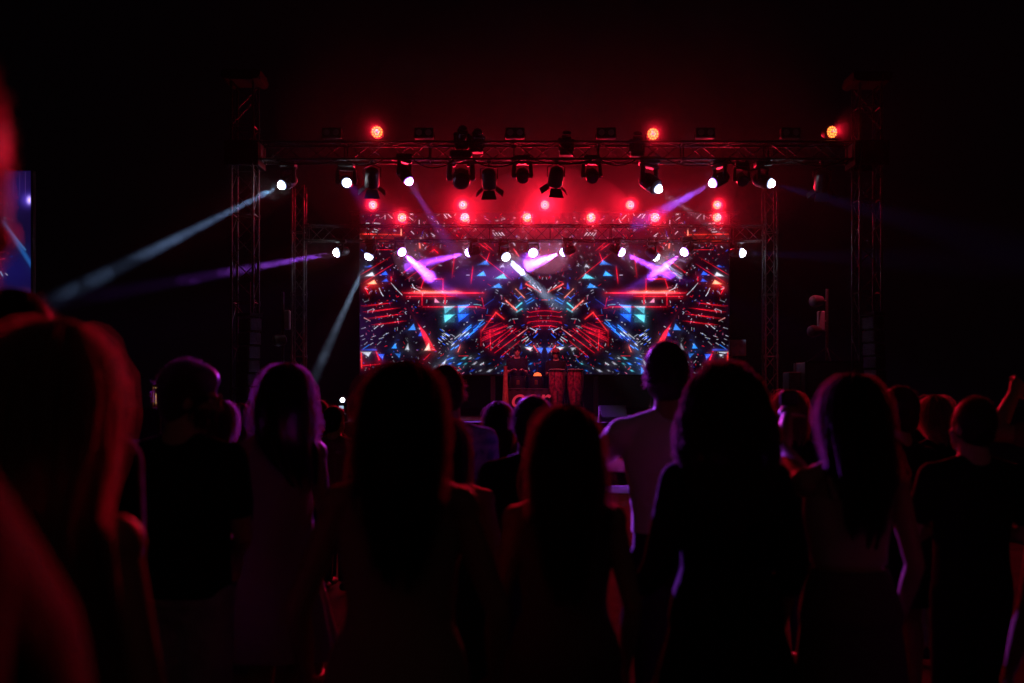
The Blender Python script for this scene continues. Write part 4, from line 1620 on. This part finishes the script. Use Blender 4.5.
def garment(W_, what, fabric, *opt):
    root, h, V, P, SH, fem, vox = (W_[k] for k in ('root', 'h', 'V', 'P', 'SH', 'fem', 'vox'))
    v = max(.010, vox)
    R = random.Random(W_['seed'] + len(what))
    if what in ('pants', 'shorts'):
        k = MB()
        torso(k, P, .46, .60 if what == 'pants' else .585, h, .010)
        k.ball(V((0, -.01, .475)), (.075 * h, .062 * h, .05 * h))
        for s in (-1, 1):
            leg_tube(k, W_, s, 0, .009 if what == 'pants' else .016, opt[0] if opt else 0.)
        cut = .055 if what == 'pants' else .30
        me = remeshed(k, what, v, 3, cuts=(((0, 0, cut * h), (0, 0, -1)),))
    elif what in ('shirt', 'tee', 'tank', 'croptop'):
        hem, sl = (opt + (None, None))[:2]
        hem = hem or {'shirt': .50, 'tee': .50, 'tank': .54, 'croptop': .62}[what]
        g = {'shirt': .018, 'tee': .016, 'tank': .007, 'croptop': .010}[what]
        k = MB()
        topz = .826 if what in ('shirt', 'tee') else .80
        torso(k, P, hem - .03, topz, h, g)
        cuts = [((0, 0, hem * h), (0, 0, -1))]
        if what in ('shirt', 'tee') or sl:
            sl = sl or (.95 if what == 'shirt' else .62)
            for s in (-1, 1):
                sh, el, wr = SH[s]
                k.ball(sh, .039 * h if not fem else .033 * h)
                kk = 1. if not fem else .88
                k.capsule(V((s * .025, -.012, .823)), sh, .034 * h * kk, .035 * h * kk, 12)
                k.capsule(sh, sh.lerp(el, min(1, sl)), .036 * h + .004, .030 * h + .006, 14)
                if sl > 1:
                    k.capsule(el, el.lerp(wr, sl - 1), .030 * h + .005, .024 * h + .004, 14)
                if what == 'shirt':
                    k.tube([V((s * .030, -.030, .842)), V((s * .042, -.005, .838)), V((s * .030, .030, .825))], .008 * h, .007 * h, 8)
        # loose folds
        for i in range(9):
            a = R.uniform(0, 2 * PI)
            z0 = R.uniform(hem, .66)
            rx, ry, oy = prof_at(P, z0)
            rx1, ry1, oy1 = prof_at(P, min(.78, z0 + .09))
            a1 = a + R.uniform(-.35, .35)
            k.capsule(Vector((math.cos(a) * (rx * h + g - .004), oy * h + math.sin(a) * (ry * h + g - .004), z0 * h)),
                      Vector((math.cos(a1) * (rx1 * h + g - .008), oy1 * h + math.sin(a1) * (ry1 * h + g - .008), (z0 + .09) * h)), .010, .008, 8)
        if what in ('tank', 'croptop') and not sl:
            cuts.append(((0, 0, .772 * h), (0, -.25, 1)))
        me = remeshed(k, what, v, 3, cuts)
        me.materials.append(M[fabric])
        link(bpy.data.objects.new({'tee': 't_shirt', 'croptop': 'crop_top', 'tank': 'tank_top'}.get(what, what), me), root)
        if what in ('tank', 'croptop') and not sl:
            for s in (-1, 1):
                k = MB()
                k.tube([V((s * .05, -.058, .76)), V((s * .056, -.046, .795)), V((s * .058, -.012, .826)), V((s * .055, .025, .81)), V((s * .05, .055, .77))], .006 * h, n=6)
                k.obj('strap', fabric, root)
        return
    elif what in ('dress', 'skirt'):
        z1, z0, flare = opt
        k = MB()
        rings = []
        n = 60
        N = 26
        ph = R.uniform(0, 6)
        for i in range(N + 1):
            t = i / N
            z = z1 + (z0 - z1) * t
            if z > .50:
                rx, ry, oy = prof_at(P, z)
                f = max(0, (.60 - z) / .10)
            else:
                rx, ry, oy = prof_at(P, .50)
                f = 1 + (.50 - z) / .10
                e = flare * (.50 - z)
                rx, ry = rx + e, ry + e * .8
            ring = []
            for j in range(n):
                a = 2 * PI * j / n
                w_ = 1 + .012 * f * math.sin(7 * a + ph + 1.2 * math.sin(2 * a)) + .008 * f * math.sin(11 * a + ph * 2)
                ring.append(Vector(((rx * h + .014) * w_ * math.cos(a), oy * h + (ry * h + .014) * w_ * math.sin(a), z * h + .006 * math.sin(3 * a + ph) * t)))
            rings.append(ring)
        for i in range(3):                                   # turned-in hem
            rings.append([Vector((p.x * (.985 - .02 * i), p.y * (.985 - .02 * i), p.z + .006 * (i + 1))) for p in rings[N]])
        k.rings(rings, 0, False)
        me = k.mesh(what, fabric)
        link(bpy.data.objects.new(what, me), root)
        return
    me.materials.append(M[fabric])
    link(bpy.data.objects.new({'pants': 'trousers'}.get(what, what), me), root)


def make_hair(W_, style, color, length=.0, thick=.02, width=1., sweep=0., strands=700, wave=.006, part=0.):
    root, h, hp, H, V = (W_[k] for k in ('root', 'h', 'hp', 'H', 'V'))
    R = random.Random(W_['seed'])
    k = MB()
    a0, b0, c0 = .0465 * h + thick * .8, .060 * h + thick * .8, .066 * h + thick
    C = hp(0, -.008, .012)
    thx = math.radians(98)
    mer = c0 * 1.5

    def Sf(phi, s, off=0.):
        """surface point: phi 0 = face side, pi = nape; s = length from the crown (metres)"""
        th = min(s / mer * thx, thx)
        p = Vector((a0 + off, b0 + off, c0 + off))
        x, y, z = p.x * math.sin(th) * math.sin(phi), -p.y * math.sin(th) * -math.cos(phi), p.z * math.cos(th)
        P0 = C + H @ Vector((x * width ** .5, y, z))
        D = s - mer
        if D > 0:
            t = D / max(length, .05)
            sd = math.sin(phi)
            P0.z -= D
            back = -.066 * h - off - .02 * h * min(1, D / .12)
            f = min(1., D / .18)
            wide = (1 + .08 * min(1, D / .2)) * (1 - .42 * t * t)
            P0.x = root_c.x + (P0.x - root_c.x) * wide * (1 + (width - 1) * min(1, D / .1)) + sweep * t ** 1.3
            if abs(sd) < .97 and math.cos(phi) < 0:
                P0.y = P0.y * (1 - f) + f * min(P0.y, back + .03 * abs(sd))
            else:
                P0.y = P0.y * (1 - f * .9) + f * .9 * (back * .35 - .02)
        return P0

    root_c = hp(0, 0, 0)
    if style == 'long':
        nphi, ns = 40, 34
        sd0 = R.uniform(0, 6)
        f0 = math.radians(62)
        tot = mer + length
        outer, inner = [], []
        for i in range(ns + 1):
            u = i / ns
            ro, ri = [], []
            for j in range(nphi + 1):
                phi = f0 + (2 * PI - 2 * f0) * j / nphi
                edge = 1 - .10 * (abs(phi - PI) / PI) ** 2
                clump = .0035 * math.sin(phi * 23 + 2 * math.sin(phi * 5)) * min(1, u * 3) + (.005 * math.sin(phi * 9 + u * 7 + sd0) + .009 * math.sin(phi * 3 + u * 11 + sd0 * 2) * max(0, u - .25)) - .012 * math.exp(-(u / .14) ** 2) * (abs(math.sin(phi)) < .5)
                s = u * tot * edge * (1 - (.05 * math.sin(phi * 17) + .06 * math.sin(phi * 6 + sd0)) * max(0, u - .6) / .4)
                ro.append(Sf(phi, s, clump))
                ri.append(Sf(phi, s, clump - .012))
            outer.append(ro)
            inner.append(ri)
        m_ = nphi + 1
        vs = [p for r in outer for p in r] + [p for r in inner for p in r]
        B = (ns + 1) * m_
        fs = []
        for i in range(ns):
            for j in range(nphi):
                q = (i * m_ + j, i * m_ + j + 1, (i + 1) * m_ + j + 1, (i + 1) * m_ + j)
                fs.append(q[::-1])
                fs.append(tuple(B + t for t in q))
        for i in range(ns):
            for j in (0, nphi):
                q = (i * m_ + j, (i + 1) * m_ + j, B + (i + 1) * m_ + j, B + i * m_ + j)
                fs.append(q)
        for j in range(nphi):
            q = (ns * m_ + j, ns * m_ + j + 1, B + ns * m_ + j + 1, B + ns * m_ + j)
            fs.append(q)
        k.add(vs, fs)
        # crown over the forehead
        k.ball(hp(0, .004, .026), (.047 * h + thick * .5, .050 * h + thick * .5, .044 * h + thick * .9), H, 20, 12)
        for i in range(strands):
            phi = R.uniform(f0 - .1, 2 * PI - f0 + .1)
            s0 = R.uniform(.02, mer * .9)
            s1 = min(tot * (1 - .10 * (abs(phi - PI) / PI) ** 2) * R.uniform(.9, 1.04), s0 + R.uniform(.15, tot))
            fly = abs(R.gauss(0, .010)) + (.036 * R.random() if R.random() < .22 else 0)
            w0, w1 = R.uniform(0, 6), R.uniform(.7, 1.4)
            pts = []
            for q in range(9):
                t = q / 8
                s = s0 + (s1 - s0) * t
                pp = Sf(phi + wave * 6 * math.sin(w0 + s * 22 * w1) * t, s, .001 + fly * math.sin(min(1, t * 1.3) * PI * .8) + wave * .4 * math.sin(w0 + s * 30) * t)
                pts.append(pp)
            k.ribbon(pts, R.uniform(.0009, .0019), R.uniform(-1., 1.))
    elif style == 'short':
        k.ball(hp(0, -.012, .022), (a0, b0 * .98, c0 * .92), H, 24, 16)
        k.ball(hp(0, -.030, -.012), (a0 * .93, b0 * .62, c0 * .66), H, 20, 12)
        k.ball(hp(0, .012, .045), (a0 * .86, b0 * .72, c0 * .48), H, 20, 10)
        me = remeshed(k, 'hair', .009, 3)
        k = MB()
        for i in range(strands):
            th, phi = math.acos(R.uniform(-.35, 1)), R.uniform(0, 2 * PI)
            if math.cos(phi) > .3 and th > .9:
                continue
            n_ = Vector((math.sin(th) * math.sin(phi), math.sin(th) * math.cos(phi), math.cos(th)))
            p = C + H @ Vector((n_.x * a0 * .97, n_.y * b0 * .97, n_.z * c0 * .95))
            t_ = (Vector((R.gauss(0, .5), R.gauss(.2, .5), R.gauss(-.2, .4))) + n_ * .8).normalized()
            t_ = H @ t_
            k.ribbon([p - t_ * .004, p + t_ * .011, p + t_ * R.uniform(.014, .034) + Vector((0, 0, -.003))], .0016, R.uniform(-1., 1.))
        o = k.obj('hair', color, root)
        import bmesh
        bm = bmesh.new()
        bm.from_mesh(o.data)
        bm.from_mesh(me)
        bm.to_mesh(o.data)
        bm.free()
        o.data.polygons.foreach_set('use_smooth', [True] * len(o.data.polygons))
        return o
    elif style == 'buzz':
        k.ball(hp(0, -.010, .016), (a0, b0, c0 * .97), H, 24, 16)
        k.ball(hp(0, -.026, -.014), (a0 * .93, b0 * .62, c0 * .60), H, 20, 12)
        for i in range(strands):
            th, phi = math.acos(R.uniform(-.2, 1)), R.uniform(0, 2 * PI)
            n_ = Vector((math.sin(th) * math.sin(phi), math.sin(th) * math.cos(phi), math.cos(th)))
            if n_.y > .75:
                continue
            p = hp(0, -.010, .016) + H @ Vector((n_.x * a0, n_.y * b0, n_.z * c0 * .97))
            k.ribbon([p, p + H @ n_ * .003, p + H @ n_ * .006], .0012, R.uniform(-1., 1.))
    elif style == 'curly':
        k.ball(hp(0, -.016, .014), (a0 * .95, b0 * .85, c0 * .92), H, 20, 14)
        for i in range(strands):
            th, phi = math.acos(R.uniform(-.6, 1)), R.uniform(.75, 2 * PI - .75)
            if th < .8:
                phi = R.uniform(0, 2 * PI)
            n_ = Vector((math.sin(th) * math.sin(phi), math.sin(th) * math.cos(phi), math.cos(th)))
            rr = R.uniform(.88, 1.06)
            p = hp(0, -.014, .012) + H @ Vector((n_.x * a0 * rr * width, n_.y * b0 * rr, n_.z * c0 * rr))
            drop = (.0 if th < .6 else length * R.uniform(.25, 1)) * min(1, (th - .3))
            pts = []
            w0, tw = R.uniform(0, 6), R.uniform(60, 95)
            L = .06 + max(0, drop)
            nn = max(9, int(L * 90))
            out = Vector((n_.x, n_.y, 0)) * .05
            for q in range(nn):
                t = q / (nn - 1)
                s = L * t
                e = p + out * min(1, s * 9) * (1 - .55 * t) + Vector((0, 0, -s * (1 if th > .5 else .5)))
                if s > .12 and e.y > root_c.y - .05:
                    e.y -= (s - .12) * .4
                rad = .010 * min(1, t * 4)
                pts.append(e + Vector((math.cos(w0 + s * tw), math.sin(w0 + s * tw), 0)) * rad)
            k.ribbon(pts, R.uniform(.0018, .004), R.uniform(-1., 1.))
    return k.obj('hair', color, root)


H_ = lambda style, color, length=.3, thick=.018, **kw: dict(style=style, color=color, length=length, thick=thick, **kw)

# nearest, left edge
person(-150, .70, 0, 'tall person at the far left edge, very close, red light on the cheek and shoulder', 'm', -.9, 'skin', H_('buzz', 'h_dark', thick=.006, strands=500), (('tee', 'f_black'), ('pants', 'f_jean')), height=1.90, vox=.007, look=.9)
person(14, 2.25, 293, 'dark short haired man seen only as a head under the side screen', 'm', .1, 'skin', H_('short', 'h_black', thick=.014), (('tee', 'f_black'), ('pants', 'f_jean')))
person(46, 1.72, 322, 'woman with long fair hair edged in red light at the left, close to the camera', 'f', -.35, 'skin', H_('long', 'h_blonde', .44, .022, width=1.12, sweep=.16, strands=1500, wave=.004), (('tank', 'f_black'), ('pants', 'f_jean')), rarm=((.135, -.01, .64), (.13, .12, .60)), vox=.007, look=.15, nod=-.05)
# left group
person(186, 3.8, 362, 'bearded man in glasses, black t-shirt and light grey shorts, looking right', 'm', -.2, 'skin', H_('short', 'h_brown', thick=.016), (('shorts', 'f_grey'), ('tee', 'f_black')), look=-1.15, glasses=True, beard='h_brown', rarm=((.125, .02, .64), (.06, .12, .56)), fill=1.08)
person(225, 6.2, 401, 'woman with violet lit hair just right of the man in glasses', 'f', -.2, 'skin', H_('long', 'h_brown', .25), (('tee', 'f_black'), ('pants', 'f_jean')), rarm=FWD_ARM)
person(243, 9.2, 404, 'small distant person with reddish hair behind the violet lit woman', 'f', 0, 'skin', H_('long', 'h_brown', .15), (('tee', 'f_red'), ('pants', 'f_jean')))
person(280, 4.4, 364, 'woman behind the barrel whose long hair sweeps right with a violet edge', 'f', -.3, 'skin2', H_('long', 'h_dark', .34, .03, width=1.25, sweep=.12, strands=700, wave=.008), (('dress', 'f_beige', .80, .28, .25),), rarm=FWD_ARM)
person(321, 8.6, 401, 'distant man with dark hair, left one of a pair near the white floor lamp', 'm', 0, 'skin', H_('short', 'h_dark', thick=.014), (('shirt', 'f_black'), ('pants', 'f_jean')))
person(336, 8.4, 407, 'distant person in a reddish jacket, right one of a pair near the white floor lamp', 'm', -.2, 'skin', H_('short', 'h_black', thick=.014), (('shirt', 'f_red', .50, 1.9), ('pants', 'f_jean')))
# centre left
person(395, 2.6, 362, 'woman with long dark hair and bare shoulders standing left of centre, back turned', 'f', 0, 'skin2', H_('long', 'h_black', .40, .026, width=1.02, strands=1500, wave=.003), (('tank', 'f_beige'), ('pants', 'f_beige', .012)), larm=((.15, -.01, .64), (.155, .06, .50)), rarm=((.15, -.01, .64), (.15, .06, .50)), vox=.0075, fill=1.10)
person(444, 5.0, 366, 'man in a pale blue patterned shirt left of the banner', 'm', -.12, 'skin', H_('short', 'h_dark', thick=.012), (('pants', 'f_jean'), ('shirt', 'f_print', .46, 1.2)), look=.2, fill=1.04)
person(452, 4.0, 418, 'shorter woman with long black hair in front of the man in the patterned shirt', 'f', 0, 'skin2', H_('long', 'h_black', .42, .016, width=.95), (('dress', 'f_black', .80, .30, .2),))
person(495, 7.2, 402, 'distant woman with dark hair below the wooden pole', 'f', .1, 'skin', H_('long', 'h_dark', .30, .02, width=1.1), (('tee', 'f_plum'), ('pants', 'f_jean')))
person(534, 4.6, 397, 'dark haired man half hidden behind the woman in the middle of the picture', 'm', .1, 'skin2', H_('short', 'h_black', thick=.026, strands=700), (('tee', 'f_black'), ('pants', 'f_jean')), larm=((.13, -.01, .64), (.13, .10, .57)))
person(566, 3.05, 407, 'woman with long straight dark hair in the middle of the picture, back turned', 'f', 0, 'skin2', H_('long', 'h_dark', .42, .024, width=1.06, strands=1400, wave=.002), (('dress', 'f_plum', .80, .24, .12),), fill=1.05, vox=.0075)
# centre right
person(675, 4.3, 343, 'tall man in a pale short sleeved shirt with arms bent forward, back turned', 'm', -.05, 'skin', H_('short', 'h_dark', thick=.015, strands=1100), (('pants', 'f_jean'), ('shirt', 'f_white', .565, .98)), larm=((.165, .11, .738), (.085, .24, .70)), rarm=((.135, .10, .72), (.06, .22, .70)), look=-.25, vox=.0075)
person(726, 3.35, 361, 'woman with big curly hair in a short black dress, back turned', 'f', 0, 'skin', H_('curly', 'h_brown', .30, .052, width=1.15, strands=2200), (('tee', 'f_black', .56, 1.5), ('dress', 'f_black', .70, .365, .28)), larm=((.13, -.05, .66), (.17, .02, .56)), fill=1.10, vox=.0075)
person(786, 6.0, 391, 'woman with fair hair swept back standing behind the curly haired woman', 'f', .25, 'skin', H_('long', 'h_blonde', .16, .02), (('tee', 'f_black'), ('pants', 'f_jean')), larm=((.13, 0, .64), (.12, .10, .58)))
holder = person(848, 3.4, 375, 'woman with very long dark hair in a pale crop top holding up a camera', 'f', .05, 'skin', H_('long', 'h_dark', .38, .022, width=1.0, strands=1500, wave=.004), (('croptop', 'f_pink', .625), ('skirt', 'f_plum', .615, .34, .12)), larm=((.088, .150, .845), (.040, .27, .915)), curlL=1.0, vox=.0075)
person(898, 5.2, 388, 'woman in dark clothes right of the woman with the camera', 'f', .3, 'skin2', H_('short', 'h_dark', thick=.02), (('tee', 'f_black', .50, 1.4), ('skirt', 'f_black', .58, .33, .2)), larm=LOW_ARM, rarm=FWD_ARM, shoes='shoe')
person(934, 6.2, 396, 'woman with light hair showing a pinkish violet highlight at the right', 'f', .2, 'skin', H_('long', 'h_blonde', .14, .024, width=1.05), (('tee', 'f_black'), ('pants', 'f_grey')))
person(968, 4.25, 398, 'short haired man in a black t-shirt with folded arms at the right', 'm', .05, 'skin', H_('buzz', 'h_dark', thick=.008, strands=600), (('pants', 'f_black', .01), ('tee', 'f_black', .48)), larm=((.155, .0, .655), (-.02, .10, .69)), rarm=((.155, .0, .655), (-.02, .115, .665)), fill=1.04)
person(1106, 4.4, 0, 'person at the right edge with a raised bent arm', 'm', .2, 'skin', H_('short', 'h_dark', thick=.016), (('tee', 'f_red'), ('pants', 'f_jean')), height=1.80, larm=((.21, .06, .80), (.13, .16, .93)), curlL=1.0)
person(1092, 2.9, 0, 'woman at the right edge whose bare arm wears a glinting ring', 'f', .1, 'skin', H_('long', 'h_brown', .3), (('tank', 'f_black'), ('pants', 'f_jean')), height=1.64, vox=.0075)
# performers
person(517, 24.9, 347, 'band member in dark clothes standing behind the timbales', 'm', PI + .1, 'skin', H_('short', 'h_black', thick=.02), (('tee', 'f_black'), ('pants', 'f_black')), base=DECK, larm=FWD_ARM, rarm=FWD_ARM, height=1.80)
pf = person(556, 24.7, 350, 'percussionist in a red cap standing behind the conga drums', 'm', PI - .1, 'skin2', H_('short', 'h_black', thick=.012), (('tee', 'f_black'), ('pants', 'f_black')), base=DECK, larm=FWD_ARM, rarm=FWD_ARM, height=1.72)
k = MB()
for i, (rx, ry, z) in enumerate(((.056, .070, .02), (.057, .071, .04), (.054, .067, .062), (.040, .050, .080), (.015, .018, .087))):
    pass
k.rings([[pf['hp'](rx * math.cos(a), -.006 + ry * math.sin(a), z) for a in np.linspace(0, 2 * PI, 25)[:-1]] for rx, ry, z in ((.056, .070, .02), (.057, .071, .04), (.054, .067, .062), (.040, .050, .080), (.015, .018, .087))])
k.rings([[pf['hp'](.045 * math.cos(a), .05 + .055 * math.sin(a), .022 + o_) for a in np.linspace(0, 2 * PI, 19)[:-1]] for o_ in (0, .006)])
k.obj('cap', 'f_red', pf['root'])

# ring on the arm at the right edge, camera in the raised hand
_w = holder['SH'][-1]
bpy.context.view_layer.update()
c0 = holder['root'].matrix_world @ (_w[2] + (_w[2] - _w[1]).normalized() * .085 + Vector((.012, .03, .03)))
root = empty('camera_in_hand', c0, 'small dark compact camera held up by the woman in the pale crop top', 'camera', None, .1)
k = MB()
k.box((0, 0, 0), (.074, .035, .066), bev=.012)
k.obj('camera_body', 'black', root)
k = MB()
k.lathe((.01, .017, -.002), (0, 1, 0), [(0, .028), (.02, .028), (.022, .025), (.04, .025), (.04, .02), (.034, .015)], 20)
k.obj('lens', 'dark_metal', root)
k = MB()
k.box((0, -.0185, 0), (.056, .003, .045))
k.obj('display', 'glass_dark', root)
k = MB()
k.cyl((.024, 0, .032), (.024, 0, .038), .008)
k.obj('shutter_button', 'chrome', root)
